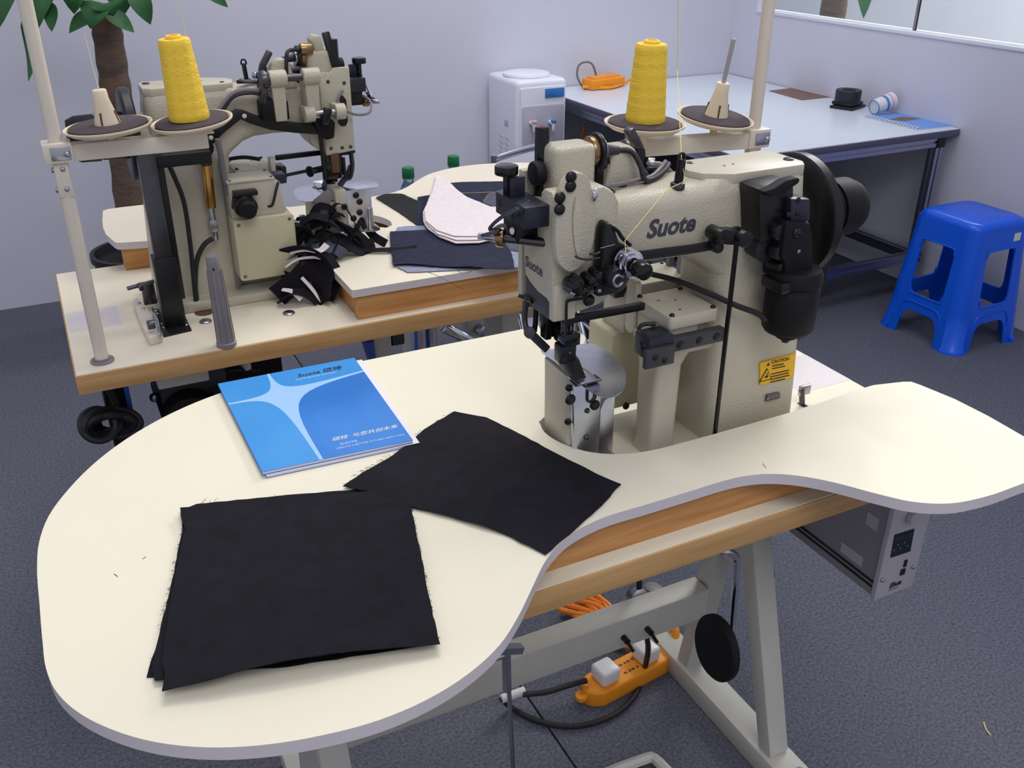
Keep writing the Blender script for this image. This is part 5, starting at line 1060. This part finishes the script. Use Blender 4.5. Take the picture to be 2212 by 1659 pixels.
for y in (4.0, 4.06):
    for k in range(8):
        z = 0.545-0.025*k
        bm = B(); obox(bm, (1.9745,y-0.018,z-0.005), (1.9745,y+0.018,z+0.005), 0.003, 0.006); obj('vent_slot', bm, 'dispenser_grey', WD)
bm = B(); tube(bm, [(2.3926,4,0.5695),(2.3841,4,0.5258),(2.3966,4,0.4798),(2.4199,4,0.4322)], 0.006, 6, 4); tag(obj('hose', bm, 'cable_orange', origin=(2.26,4.0,0.4)), 'thin orange hose hanging under the workbench beside the dispenser', 'hose')

# ================================================================ folding chair
ch = [(1.3807,2.9,0.7405),(1.3965,2.9,0.7578),(1.5118,2.9,0.7777),(1.557,2.9,0.7779),(1.5939,2.9,0.763),(1.6096,2.9,0.7273)]
FC = thing('folding_chair', (ch[3][0],2.95,0), 'folding chair with chrome frame and white back behind the rear table', 'chair')
xl, xr = ch[0][0], ch[5][0]+0.03; zt = max(p[2] for p in ch)
bm = B(); tube(bm, [(xl-0.01,2.93,0.0),(xl-0.004,2.92,0.45)]+[(p[0],2.9,p[2]) for p in ch]+[(xr,2.92,0.45),(xr+0.006,2.93,0.0)], 0.011, 10, 6); obj('back_frame', bm, 'steel', FC)
bm = B(); prism(bm, [(p[0],p[2]-0.012) for p in ch]+[(xr-0.02,zt-0.19),(xl+0.01,zt-0.19)], 'y', 2.89, 2.905); obj('backrest', bm, 'seat_white', FC, 0.004)
bm = B(); prism(bm, rrect(xl+0.01, xr-0.01, 2.55, 2.90, 0.04), 'z', 0.42, 0.455); obj('seat', bm, 'seat_white', FC, 0.008)
for x in (xl+0.015, xr-0.015):
    bm = B(); tube(bm, [(x,2.58,0.0),(x,2.9,0.52)], 0.011, 10, 0); obj('leg', bm, 'chrome', FC)
# ================================================================ water bottles
def bottle(name, px, Y, label):
    x, _, zt = px
    t = thing(name, (x,Y,zt-0.31), label, 'bottle', 'water bottles behind the rear table')
    b0 = V((x,Y,zt-0.31))
    bm = B(); lathe(bm, [(0.0,0.0),(0.038,0.0),(0.042,0.006),(0.042,0.17),(0.040,0.20),(0.026,0.245),(0.0165,0.265),(0.0165,0.29),(0.0,0.29)], b0, seg=28); obj('bottle_body', bm, 'bottle_clear', t)
    bm = B(); lathe(bm, [(0.0,0.012),(0.0395,0.012),(0.0395,0.2),(0.026,0.238),(0.0,0.238)], b0, seg=24); obj('water', bm, 'bottle_clear', t)
    bm = B(); lathe(bm, [(0.0205,0.276),(0.0205,0.284)], b0, seg=24); lathe(bm, [(0.0,0.278),(0.0195,0.278),(0.0205,0.280),(0.020,0.308),(0.018,0.311),(0.0,0.311)], b0, seg=28); obj('bottle_cap', bm, 'bottle_green', t)
    bm = B(); lathe(bm, [(0.0425,0.07),(0.0425,0.14)], b0, seg=28); obj('bottle_label', bm, 'blue_label', t)
p1, p2 = (1.0684,2.8949,0.76), (1.2641,2.9748,0.76)
bottle('water_bottle', p1, p1[1], 'clear water bottle with green cap, left one behind the rear table')
bottle('water_bottle', p2, p2[1], 'clear water bottle with green cap, the one nearer the folding chair')
# the small stool both bottles stand on
BS = thing('low_stool', (1.16,2.93,0), 'plain low stool behind the rear table carrying the two bottles', 'stool')
zs_ = p1[2]-0.31

bm = B(); prism(bm, rrect(0.98, 1.34, 2.80, 3.06, 0.03), 'z', 0.42, 0.45); obj('seat', bm, 'frame', BS, 0.003)
for x in (1.01, 1.31):
    for y in (2.83, 3.03):
        bm = B(); cyl(bm, (x,y,0), (x,y,0.42), 0.014); obj('leg', bm, 'frame', BS)

# ================================================================ blue plastic stool
ST = thing('plastic_stool', (3.133,2.337,0), 'blue moulded plastic stool by the right wall', 'stool')
sx_, sy_ = 3.133, 2.337
def sq(half, z, r): return [(sx_+x, sy_+y, z) for x, y in rrect(-half, half, -half, half, r, 5)]
bm = B(); faces_from(bm, [sq(0.118,0.452,0.03), sq(0.142,0.455,0.045), sq(0.146,0.470,0.05), sq(0.138,0.486,0.05), sq(0.122,0.493,0.045), sq(0.02,0.491,0.008)]); obj('seat', bm, 'blue_plastic', ST, sharp=60)
def half(z): return 0.146+(0.187-0.146)*(0.47-z)/0.47
T_ = 0.006
def leg_side(k):
    """one splayed side panel: two leg halves joined by top band and a lower rail, with openings"""
    bm = B(); rot = Matrix.Rotation(k*PI/2, 3, 'Z')
    def P(u, z, o=0.0):
        h = half(z); v = rot @ V((u*h, -h+o, 0)); return V((sx_+v.x, sy_+v.y, z))
    def rnd(pts, n=4):
        out = []
        for k_ in range(len(pts)):
            a, b, c = V(pts[k_-1]+(0,)), V(pts[k_]+(0,)), V(pts[(k_+1) % len(pts)]+(0,))
            p0 = b.lerp(a, 0.18); p2 = b.lerp(c, 0.18)
            for q in range(n+1):
                t = q/n; w = (1-t)**2*p0+2*t*(1-t)*b+t*t*p2; out.append((w.x, w.y))
        return out
    win = rnd([(-0.46,0.175),(0.46,0.175),(0.50,0.388),(-0.50,0.388)])
    out = [(-0.706,0.0),(-0.50,0.0),(-0.48,0.06),(-0.44,0.085),(-0.36,0.102),(-0.25,0.108),(0.25,0.108),(0.36,0.102),(0.44,0.085),(0.48,0.06),(0.50,0.0),(0.706,0.0),(0.706,0.16),(0.706,0.30),(0.706,0.468),(0.3,0.468),(-0.3,0.468),(-0.706,0.468),(-0.706,0.30),(-0.706,0.16)]
    es = []
    for loop in (out, win):
        vs = [bm.verts.new((u, z, 0)) for u, z in loop]
        es += [bm.edges.new((vs[q], vs[(q+1) % len(vs)])) for q in range(len(vs))]
    bmesh.ops.triangle_fill(bm, use_beauty=True, edges=es)
    r_ = bmesh.ops.extrude_face_region(bm, geom=list(bm.faces)); back = set(g for g in r_['geom'] if isinstance(g, bmesh.types.BMVert))
    for v in bm.verts: v.co = P(v.co.x, v.co.y, T_ if v in back else 0.0)
    o = obj('side_panel', bm, 'blue_plastic', ST, sharp=40)
    bm = B(); tube(bm, [P(-0.45,0.20,-0.001),P(-0.43,0.182,-0.001),P(-0.36,0.174,-0.001),P(0.36,0.174,-0.001),P(0.43,0.182,-0.001),P(0.45,0.20,-0.001)], 0.0032, 8, 4); obj('moulded_rib', bm, 'blue_plastic', o)
    bm = B(); tube(bm, [P(-0.49,0.365,-0.001),P(-0.48,0.382,-0.001),P(-0.40,0.389,-0.001),P(0.40,0.389,-0.001),P(0.48,0.382,-0.001),P(0.49,0.365,-0.001)], 0.0032, 8, 4); obj('moulded_rib', bm, 'blue_plastic', o)
    bm = B(); tube(bm, [P(-0.55,0.075,-0.001),P(-0.53,0.11,-0.001),P(-0.45,0.135,-0.001),P(-0.30,0.142,-0.001),P(0.30,0.142,-0.001),P(0.45,0.135,-0.001),P(0.53,0.11,-0.001),P(0.55,0.075,-0.001)], 0.0032, 8, 4); obj('moulded_rib', bm, 'blue_plastic', o)
for k in range(4): leg_side(k)
for k in range(4):
    # rounded leg corner with a flared foot
    rot = Matrix.Rotation(k*PI/2, 3, 'Z'); bm = B(); rings = []
    for z, add in ((0.0,0.010),(0.012,0.010),(0.02,0.001),(0.15,0.0),(0.30,0.0),(0.468,0.0)):
        h = half(z); ring = []
        for a in range(7):
            t = math.radians(180+90*a/6); rr = 0.055*h/0.187; v = rot @ V((-h*1.0+rr+(rr+add)*math.cos(t), -h+rr+(rr+add)*math.sin(t), 0)); ring.append(V((sx_+v.x, sy_+v.y, z)))
        for a in reversed(range(7)):
            t = math.radians(180+90*a/6); rr = 0.055*h/0.187; v = rot @ V((-h+rr+(rr-T_)*math.cos(t), -h+rr+(rr-T_)*math.sin(t), 0)); ring.append(V((sx_+v.x, sy_+v.y, z)))
        rings.append(ring)
    faces_from(bm, rings); obj('leg', bm, 'blue_plastic', ST, sharp=50)
h = half(0.43); bm = B(); obox(bm, (sx_+0.055,sy_-h-0.001,0.428), (sx_+0.09,sy_-h-0.001,0.428), 0.0015, 0.03); obj('price_sticker', bm, 'sticker', ST)

# ================================================================ potted plants
def leaf(name, base, tip, width, parent, sag=0.02, roll=0.0, m='leaf'):
    a, b = V(base), V(tip); d = b-a; L = d.length; d.normalize(); s = d.cross(V((-0.35,-0.85,0.4))).normalized(); s = Quaternion(d, roll*0.5) @ s; u = s.cross(d)
    bm = B(); rows = []
    for i in range(9):
        t = i/8; w = width*0.5*max(0.02, math.sin(PI*min(1, t**0.75))**0.8) if 0 < t < 1 else width*0.01
        c = a+d*L*t+u*sag*math.sin(PI*t)
        rows.append([bm.verts.new(c+s*w+u*w*0.25), bm.verts.new(c), bm.verts.new(c-s*w+u*w*0.25)])
    for p, q in zip(rows[:-1], rows[1:]):
        for k in range(2): bm.faces.new((p[k], p[k+1], q[k+1], q[k]))
    r = bmesh.ops.extrude_face_region(bm, geom=list(bm.faces))
    for v in [g for g in r['geom'] if isinstance(g, bmesh.types.BMVert)]: v.co += u*0.0012
    return obj(name, bm, m, parent, sharp=60)
def plant(loc, trunk, rad, label, leaves, pot=0.16):
    t = thing('potted_plant', loc, label, 'plant', 'potted money trees')
    bm = B(); lathe(bm, [(0.0,0.0),(pot*0.72,0.0),(pot*0.76,0.02),(pot,0.30),(pot*1.06,0.31),(pot*1.06,0.335),(pot*0.96,0.335),(pot*0.93,0.30),(0.0,0.29)], loc, seg=36); po = obj('pot', bm, 'pot', t)
    bm = B(); lathe(bm, [(pot*0.92,0.296),(0.0,0.305)], loc, seg=24); obj('soil', bm, 'soil', po)
    bm = B(); P = catmull(trunk, 5); tube(bm, P, 0, 18, 0, False, [rad*(1.12-0.22*i/len(P))*(1+0.05*math.sin(i*2.4)) for i in range(len(P))]); obj('trunk', bm, 'bark', t)
    for (b, q, w, sag, roll) in leaves: leaf('leaf', b, q, w, t, sag, roll)
    return t
trunk = [(0.262,3.75,0.28),(0.270,3.75,0.515),(0.285,3.75,0.789),(0.293,3.75,0.983),(0.298,3.75,1.14),(0.300,3.75,1.19)]
crown = V((0.30,3.75,1.20))
lv = [((0.278,3.680,1.190),(0.171,3.650,1.137),0.075,0.01,0.9),
      ((0.294,3.680,1.197),(0.375,3.650,1.129),0.062,0.01,-0.9),
      ((0.295,3.640,1.225),(0.236,3.610,1.152),0.1,0.02,0.3),
      ((0.313,3.620,1.230),(0.313,3.590,1.190),0.11,0.02,0.1),
      ((0.391,3.700,1.272),(0.435,3.670,1.150),0.075,0.02,-0.7),
      ((0.150,3.660,1.275),(0.075,3.630,1.152),0.085,0.02,0.6),
      ((0.136,3.620,1.237),(0.117,3.590,1.151),0.05,0,0.4),
      ((0.038,3.600,1.193),(0.017,3.570,1.005),0.045,-0.03,0.7),
      ((0.045,3.620,1.194),(0.050,3.590,1.052),0.035,-0.02,0.7),
      ((0.044,3.600,1.303),(-0.030,3.570,1.175),0.09,0.02,0.5),
      ((0.614,3.660,1.268),(0.697,3.630,1.199),0.05,0.01,-0.5),
      ((0.196,3.700,1.321),(0.085,3.670,1.227),0.1,0.02,0.4),
      ((0.246,3.680,1.292),(0.197,3.650,1.196),0.1,0.02,0.4),
      ((0.353,3.720,1.301),(0.360,3.690,1.186),0.1,0.02,-0.3)]
plant((0.262,3.75,0), trunk, 0.052, 'potted tree with thick brown trunk and drooping green leaves at the left wall', lv)
tr2 = [(5.0,5.14,0.3),(5.0,5.14,0.7),(5.0,5.14,1.0),(5.0,5.14,1.5)]
lv2 = [((5.02,5.0,1.25),(5.0,4.86,0.86),0.14,0.03,0.0),((5.0,5.0,1.5),(4.8,5.3,1.3),0.12,0.03,0.5),((5.0,5.0,1.5),(5.2,4.8,1.35),0.12,0.03,0.2),((5.0,4.95,1.3),(4.98,4.75,1.02),0.10,0.03,0.4)]
plant((5.0,5.14,0), tr2, 0.085, 'potted tree standing beyond the glass screen at upper right', lv2)


# ================================================================ things under the front table
CB_ = thing('control_box', (1.17,1.0,0.48), 'grey motor control box with dark display hanging under the front table', 'control box')
bm = B(); box(bm, 1.13, 1.215, 0.868, 1.16, 0.475, 0.705); obj('housing', bm, 'box_metal', CB_, 0.002)
bm = B(); box(bm, 1.127, 1.218, 0.858, 0.868, 0.473, 0.706); FPN = obj('front_panel', bm, 'panel_grey', CB_, 0.001)
for z in (0.492, 0.502):
    bm = B(); box(bm, 1.1285, 1.131, 0.87, 1.155, z, z+0.004); obj('vent_groove', bm, 'black', CB_)
for (y0, y1, z0, z1) in ((0.885,0.91,0.60,0.625),(0.90,0.95,0.515,0.535),(0.99,1.05,0.58,0.62)):
    bm = B(); box(bm, 1.129, 1.1302, y0, y1, z0, z1); obj('sticker', bm, 'panel_grey', CB_)
dp = [(1.1399,0.6077),(1.1849,0.6055),(1.188,0.5584),(1.1426,0.5602)]
bm = B(); prism(bm, dp, 'y', 0.8565, 0.8585); DP = obj('display', bm, 'display', FPN)
for p in [(1.1525,0.8562,0.5839),(1.1674,0.8562,0.5838),(1.1764,0.8562,0.5741),(1.1602,0.8562,0.5747),(1.1465,0.8562,0.5745)]:
    bm = B(); dome(bm, p, 0.0014, 0.0006, (0,-1,0), 8); obj('green_lamp', bm, 'led_green', DP)
for i in range(5):
    p = V((1.1444,0.8562,0.5989)).lerp(V((1.1767,0.8562,0.597)), i/4); bm = B()
    box(bm, p.x-0.003, p.x+0.0015, 0.8560, 0.8563, p.z+0.003, p.z+0.004); box(bm, p.x-0.003, p.x-0.002, 0.8560, 0.8563, p.z-0.004, p.z+0.004); box(bm, p.x+0.0005, p.x+0.0015, 0.8560, 0.8563, p.z-0.004, p.z+0.004); obj('display_digit', bm, 'display_digits', DP)
bm = B(); p = (1.1836,0.857,0.5342); box(bm, p[0]-0.003, p[0]+0.003, 0.856, 0.8585, p[2]-0.007, p[2]+0.007); obj('socket', bm, 'black', FPN)
bm = B(); p = (1.1829,0.857,0.5166); box(bm, p[0]-0.006, p[0]+0.004, 0.856, 0.8585, p[2]-0.006, p[2]+0.006); obj('socket', bm, 'black', FPN)
for p in [(1.1346,0.857,0.5158),(1.2065,0.857,0.5184)]:
    bm = B(); dome(bm, p, 0.004, 0.003, (0,-1,0)); obj('screw', bm, 'steel', FPN)
p = (1.1709,0.8575,0.4935); text('maker_print', 'Ehua', 'label_black', ((p[0],0.8577,p[2]), (1,0,0.02), (0,0,1)), 0.0145, FPN, 0.0001, 0.25, 0.0006)
bm = B(); obox(bm, (p[0]-0.013,0.8577,p[2]-0.0095), (p[0]+0.009,0.8577,p[2]-0.009), 0.0004, 0.0012)
obj('small_print', bm, 'dark_grey', FPN)
p = (1.169,0.857,0.6364); bm = B(); cyl(bm, (p[0],0.858,p[2]), (p[0],0.846,p[2]), 0.012, seg=20); kb = obj('dial', bm, 'panel_grey', FPN, 0.002)
bm = B(); tube(bm, [(1.16,1.16,0.56),(1.15,1.2,0.52),(1.12,1.22,0.45),(1.09,1.2,0.42),(1.07,1.17,0.44)], 0.0065, 8, 6); obj('power_lead', bm, 'rubber', CB_)
bm = B(); tube(bm, [(1.1,1.1478,0.3793),(1.1,1.1101,0.3884),(1.1,1.0763,0.3898),(1.1,1.0784,0.3658),(1.1,1.1268,0.3272)], 0.006, 8, 6); obj('power_lead', bm, 'rubber', CB_)
bm = B(); box(bm, 1.06, 1.10, 1.12, 1.15, 0.45, 0.475); obj('plug', bm, 'black', CB_, 0.004)
# knee lifter
KL = thing('knee_lifter', (0.98,1.03,0.70), 'black oval knee pad on a bent chrome rod under the front table', 'knee lifter')
pad = [(0.7861,0.86,0.574), (0.8048,0.86,0.4289)]
r_ = [(0.8486,0.94,0.6163),(0.8716,0.94,0.6031),(0.8831,0.94,0.5815),(0.8874,0.94,0.5372),(0.8934,0.94,0.4459)]
bm = B(); tube(bm, [(r_[0][0]-0.03,0.96,r_[0][2]+0.012)]+r_+[(r_[4][0]-0.005,0.93,r_[4][2]-0.03)], 0.0065, 10, 6); obj('rod', bm, 'chrome', KL)
c = V((0.8462,0.915,0.4364))
bm = B(); lathe(bm, [(0.0,-0.004),(0.050,-0.002),(0.054,0.0),(0.054,0.008),(0.050,0.012),(0.0,0.014)], c, (-1.0,0.02,0.10), 36); o = obj('knee_pad', bm, 'black_matte', KL)
for v in o.data.vertices: 
    z0 = c.z-KL['o'][2]; v.co.z = z0+(v.co.z-z0)*1.06
# lubricating unit behind the stretcher
LU = thing('air_regulator', (0.9486,1.25,0.2162), 'small grey air regulator with silver gauge behind the table stretcher', 'regulator')
a = V((0.9454,1.25,0.2544)); bm = B(); cyl(bm, (a.x,1.25,a.z-0.06), (a.x+0.012,1.25,a.z+0.022), 0.020, seg=20); obj('filter_bowl', bm, 'grey_plastic', LU, 0.002)
g_ = V((0.9186,1.25,0.2763)); bm = B(); cyl(bm, (g_.x,1.255,g_.z-0.01), (g_.x-0.01,1.225,g_.z+0.008), 0.022, 0.018, seg=24); obj('gauge', bm, 'steel', LU, 0.002)
bm = B(); cyl(bm, (a.x+0.01,1.25,a.z-0.005), (a.x+0.03,1.25,a.z-0.03), 0.01); obj('fitting', bm, 'steel', LU, 0.001)
bm = B(); box(bm, a.x-0.03, a.x+0.03, 1.216, 1.236, 0.25, a.z); obj('bracket', bm, 'frame', LU, 0.002)
# orange power strip on the floor
a, b = V((0.841,1.2708,0.03)), V((1.0178,1.293,0.03)); d = (b-a).normalized(); s = d.cross(V((0,0,1)))
PS = thing('power_strip', (a.x,a.y,0), 'orange power strip with two white plugs on the carpet under the front table', 'power strip')
bm = B(); L = (b-a).length
out = [(0,0)]
pts = []
for (t, w) in ((-0.03,0.008),(-0.02,0.022),(0.0,0.034),(L,0.034),(L+0.018,0.024),(L+0.03,0.012)): pts.append((t, w))
poly = [a+d*t+s*w for t, w in pts]+[a+d*t-s*w for t, w in reversed(pts)]
prism(bm, [(p.x, p.y) for p in poly], 'z', 0.0, 0.042); obj('strip_body', bm, 'orange', PS, 0.006, segs=3)
bm = B(); cyl(bm, a-d*0.036, a-d*0.036+V((0,0,-0.012)), 0.014); obj('mount_ear', bm, 'orange', PS, 0.002)
bm = B(); tube(bm, [b+d*0.02, b+d*0.05+V((0,0,0.012)), b+d*0.068+V((0,0,0.03))-s*0.02, b+d*0.05+V((0,0.03,0.01))], 0.009, 10, 6); obj('strip_cord', bm, 'orange', PS)
for k in (0, 1):
    c = a+d*(0.028+k*(L-0.065)); c.z = 0.042
    bm = B(); m_ = Matrix((d, s, V((0,0,1)))).transposed(); box(bm, c.x-0.024, c.x+0.024, c.y-0.024, c.y+0.024, 0.042, 0.078, m_, (c.x,c.y,0.06)); pg = obj('plug', bm, 'white_plastic', PS, 0.007, segs=3)
for (t, w) in ((0.42,0.012),(0.54,0.012),(0.45,-0.012),(0.57,-0.012)):
    c = a+d*(L*t)+s*w; bm = B(); box(bm, c.x-0.004, c.x+0.004, c.y-0.0025, c.y+0.0025, 0.0415, 0.0424); obj('socket_slot', bm, 'wood_dark', PS)
    bm = B(); c = c+d*0.012; cyl(bm, (c.x,c.y,0.0415), (c.x,c.y,0.0424), 0.0032, seg=8); obj('socket_slot', bm, 'wood_dark', PS)
c0 = a+d*0.01
pl = [(c0.x-0.03,c0.y+0.0,0.058)]+[(0.7873,1.2881,0.045),(0.7334,1.2925,0.045),(0.6864,1.3084,0.045)]
BC = thing('black_cable', (pl[0][0],pl[0][1],0), 'black power cable looping from the orange strip across the carpet', 'cable')
bm = B(); tube(bm, pl, 0.006, 8, 6); obj('cable_run', bm, 'rubber', BC)
bm = B(); q = [(0.6395,1.3171,0.045),(0.6938,1.3165,0.045)]; cyl(bm, q[0], q[1], 0.0095); obj('cable_connector', bm, 'white_plastic', BC, 0.001)
lp = [q[0]]+[(0.6644,1.3189,0.008),(0.6894,1.2709,0.008),(0.7326,1.2286,0.008),(0.7865,1.2062,0.008),(0.854,1.2051,0.008),(0.9157,1.2285,0.008),(0.9661,1.2722,0.008)]+[(0.9503,1.24,0.1157),(0.9369,1.24,0.1786),(0.9153,1.24,0.2488),(0.913,1.24,0.3072),(0.9083,1.24,0.3808)]+[(0.905,1.24,0.70)]
bm = B(); tube(bm, lp, 0.006, 8, 6); obj('cable_run', bm, 'rubber', BC)
# coil of orange cable
OC = thing('orange_cable', (0.9551,1.4904,0), 'coiled orange cable tied in a bundle on the carpet', 'cable')
e0, e1 = V((0.9158,1.5171,0.02)), V((0.9749,1.3593,0.02))
e2 = V((1.0006,1.5356,0.02))
for k in range(5):
    r = random.Random(90+k); t = k/4; h0 = e0.lerp(e2, t); 
    mid = h0.lerp(e1, 0.45)+V((r.uniform(-0.01,0.01), r.uniform(-0.01,0.01), 0.012+0.006*(k % 3)))
    bm = B(); tube(bm, [e1+V((0.05,0.0,0)), e1, mid, h0+V((0,0,0.004*k)), h0+V((-0.012,0.012,0.004*k)), mid+V((0.012,0.015,0.003)), e1+V((0.01,0.02,0.0)), e1+V((0.06,0.03,0))], 0.0068, 8, 5); obj('cable_loop', bm, 'cable_orange', OC)
c = e0.lerp(e1, 0.62); bm = B(); tube(bm, [c+V((0.0,-0.03,0.0)),c+V((0.012,0,0.03)),c+V((0.02,0.035,0.01)),c+V((0.01,0.0,-0.012))], 0.0016, 6, 4, True); obj('twist_tie', bm, 'grey_plastic', OC)

# ================================================================ things under the rear table
MU = thing('clutch_motor', (0.1816,2,0.5303), 'dark motor hanging under the left end of the rear table', 'motor')
a = V((0.1814,1.98,0.5516)); bm = B(); cyl(bm, (a.x-0.0,1.90,a.z-0.02), (a.x,2.12,a.z-0.02), 0.058, seg=28); obj('motor_drum', bm, 'black_matte', MU, 0.004)
bm = B(); box(bm, a.x-0.05, a.x+0.09, 1.95, 2.08, a.z+0.0, 0.708); obj('motor_mount', bm, 'dark_grey', MU, 0.003)
bm = B(); box(bm, a.x+0.055, a.x+0.095, 1.90, 2.0, a.z-0.03, a.z+0.03); obj('terminal_box', bm, 'dark_grey', MU, 0.003)
DBX = thing('control_box', (0.0419,2,0.5288), 'dark control box under the rear table left end', 'control box')
a = V((0.0193,1.95,0.6039)); b = V((0.0621,1.95,0.4854)); bm = B(); box(bm, a.x, b.x, 1.95, 2.2, b.z-0.02, 0.70); obj('housing', bm, 'black_matte', DBX, 0.003)
bm = B(); box(bm, a.x+0.01, b.x-0.01, 1.944, 1.951, b.z+0.02, b.z+0.09); obj('front_panel', bm, 'dark_grey', DBX, 0.002)
bm = B(); box(bm, b.x-0.002, b.x+0.008, 1.94, 2.2, b.z-0.05, 0.69); obj('blue_strip', bm, 'blue_tape', DBX, 0.001)
bm = B(); cyl(bm, (0.0325,1.95,0.6008), (a.x+0.02,1.95,b.z-0.05), 0.006); obj('side_rod', bm, 'black', DBX)
q = (0.1222,2.02,0.5464); bm = B(); dome(bm, (q[0],2.025,q[2]), 0.012, 0.01, (0,-1,0)); obj('leg_bolt', bm, 'steel', TB)
KC = thing('cable_coil', (0.0032,1.88,0.5766), 'black cable coil hanging under the rear table left end', 'cable')
for k in range(6):
    r = random.Random(k+60); c = V((-0.0032,1.88,0.5804))+V((0.008*k,0.006*k,-0.004*k)); bm = B()
    rx, rz = 0.034+0.003*(k % 3), 0.026+0.003*(k % 2); tl = -0.5+0.12*k
    tube(bm, [c+V((rx*math.cos(t)*math.cos(tl)-rz*math.sin(t)*math.sin(tl), 0.02*math.sin(t+k), rx*math.cos(t)*math.sin(tl)+rz*math.sin(t)*math.cos(tl))) for t in [i*PI/5 for i in range(10)]], 0.0075, 8, 3, True); obj('cable_loop', bm, 'rubber', KC)
bm = B(); tube(bm, [(0.0114,1.9,0.5365), (0.04,1.92,0.5469), (0.039,1.93,0.5978), (0.0315,1.93,0.6324)], 0.0075, 8, 5); obj('cable_tail', bm, 'rubber', KC)
# right side: leg pieces, blue parts, lever handle below the rear table
LV = thing('foot_lever', (0.9944,2.3,0.4214), 'chrome lever with bracket and knob under the right part of the rear table', 'lever')
bm = B(); cyl(bm, (0.9141,2.25,0.477), (1.0011,2.25,0.4141), 0.016, seg=16); obj('lever_tube', bm, 'chrome', LV, 0.002)
bm = B(); q = (1.0316,2.3,0.4435); w_ = (1.0835,2.3,0.4336); box(bm, q[0]-0.02, w_[0], 2.3, 2.36, q[2]-0.2, 0.70); obj('lever_bracket', bm, 'frame', LV, 0.003)
bm = B(); q = (1.0443,2.28,0.4255); cyl(bm, (q[0],2.30,q[2]), (q[0],2.27,q[2]), 0.016, seg=16); obj('lever_knob', bm, 'steel', LV, 0.003)
bm = B(); a = (0.8677,2.3,0.4174); cyl(bm, (a[0],2.3,a[2]-0.3), (a[0],2.3,0.70), 0.012); b = (0.9001,2.3,0.4109); cyl(bm, (b[0],2.3,a[2]-0.3), (b[0],2.3,0.70), 0.012); obj('lever_rods', bm, 'chrome', LV)
bm = B(); a = (0.8862,2.32,0.3981); box(bm, a[0]-0.02, a[0]+0.02, 2.33, 2.36, a[2]-0.3, 0.70); obj('blue_strip', bm, 'blue_tape', LV)
BB_ = thing('pedal_bracket', (0.6879,2.1,0.51), 'blue and grey steel bracket below the middle of the rear table', 'bracket')
a, b = (0.6391,2.1,0.52), (0.7152,2.1,0.5043); bm = B(); box(bm, a[0]+0.022, b[0], 2.1, 2.16, a[2]-0.25, 0.70); obj('bracket_body', bm, 'frame', BB_, 0.003)
bm = B(); prism(bm, [(a[0],a[2]+0.03),(a[0]+0.02,a[2]+0.03),(a[0]+0.03,a[2]-0.15),(a[0]+0.016,a[2]-0.04)], 'y', 2.09, 2.15); obj('blue_guard', bm, 'blue_tape', BB_, 0.002)
bm = B(); box(bm, b[0]-0.01, b[0]+0.03, 2.1, 2.15, a[2]+0.0, a[2]+0.05); obj('bracket_lug', bm, 'dark_grey', BB_, 0.003)
MUB = thing('drive_unit', (0.3276,2.1,0.5354), 'dark drive unit under the rear table behind the brochure', 'motor')
a, b = (0.2748,2.1,0.5469), (0.4285,2.1,0.5386); bm = B(); box(bm, a[0], b[0], 2.1, 2.25, a[2]-0.06, 0.70); obj('housing', bm, 'black_matte', MUB, 0.01, segs=3)
q = (0.3348,2.05,0.5681); bm = B(); cyl(bm, (q[0],2.06,q[2]-0.012), (q[0],2.06,q[2]+0.03), 0.012, 0.010, seg=16); obj('white_spout', bm, 'white_plastic', MUB, 0.001)
bm = B(); tube(bm, [(0.2659,2.05,0.5531), (0.299,2.05,0.5638), (0.3637,2.06,0.5453)], 0.006, 8, 5); obj('lead', bm, 'rubber', MUB)
# round chrome stool base seen between the tables
RSB = thing('round_stool', (1.8377,3.094,0), 'round chrome based stool standing on the carpet beyond the front table', 'stool')
q = V((1.8172,3.078,0.01)); bm = B(); lathe(bm, [(0.0,0.0),(0.22,0.0),(0.225,0.008),(0.21,0.018),(0.06,0.03),(0.03,0.05),(0.03,0.30),(0.0,0.30)], (q.x,q.y,0), seg=48); obj('base_plate', bm, 'chrome', RSB, sharp=50)
bm = B(); lathe(bm, [(0.0,0.0),(0.15,0.0),(0.16,0.02),(0.16,0.05),(0.14,0.065),(0.0,0.07)], (q.x,q.y,0.30), seg=36); obj('seat', bm, 'wood_dark', RSB, sharp=50)


# ================================================================ lint on the carpet
for pts, m, lb in (([(1.5408,0.8466,0.002),(1.5293,0.8313,0.002),(1.5244,0.816,0.002)], 'thread', 'pale curled thread on the carpet at lower right'), ([(1.7315,1.0958,0.002),(1.7358,1.09,0.002)], 'kraft', 'brown crumb on the carpet at right'), ([(1.5343,0.9954,0.002),(1.5378,0.992,0.002)], 'stitch', 'small brown crumb on the carpet below the control box')):
    bm = B(); tube(bm, pts, 0.0016, 5, 3); tag(obj('carpet_lint', bm, m, origin=pts[0]), lb, 'lint')
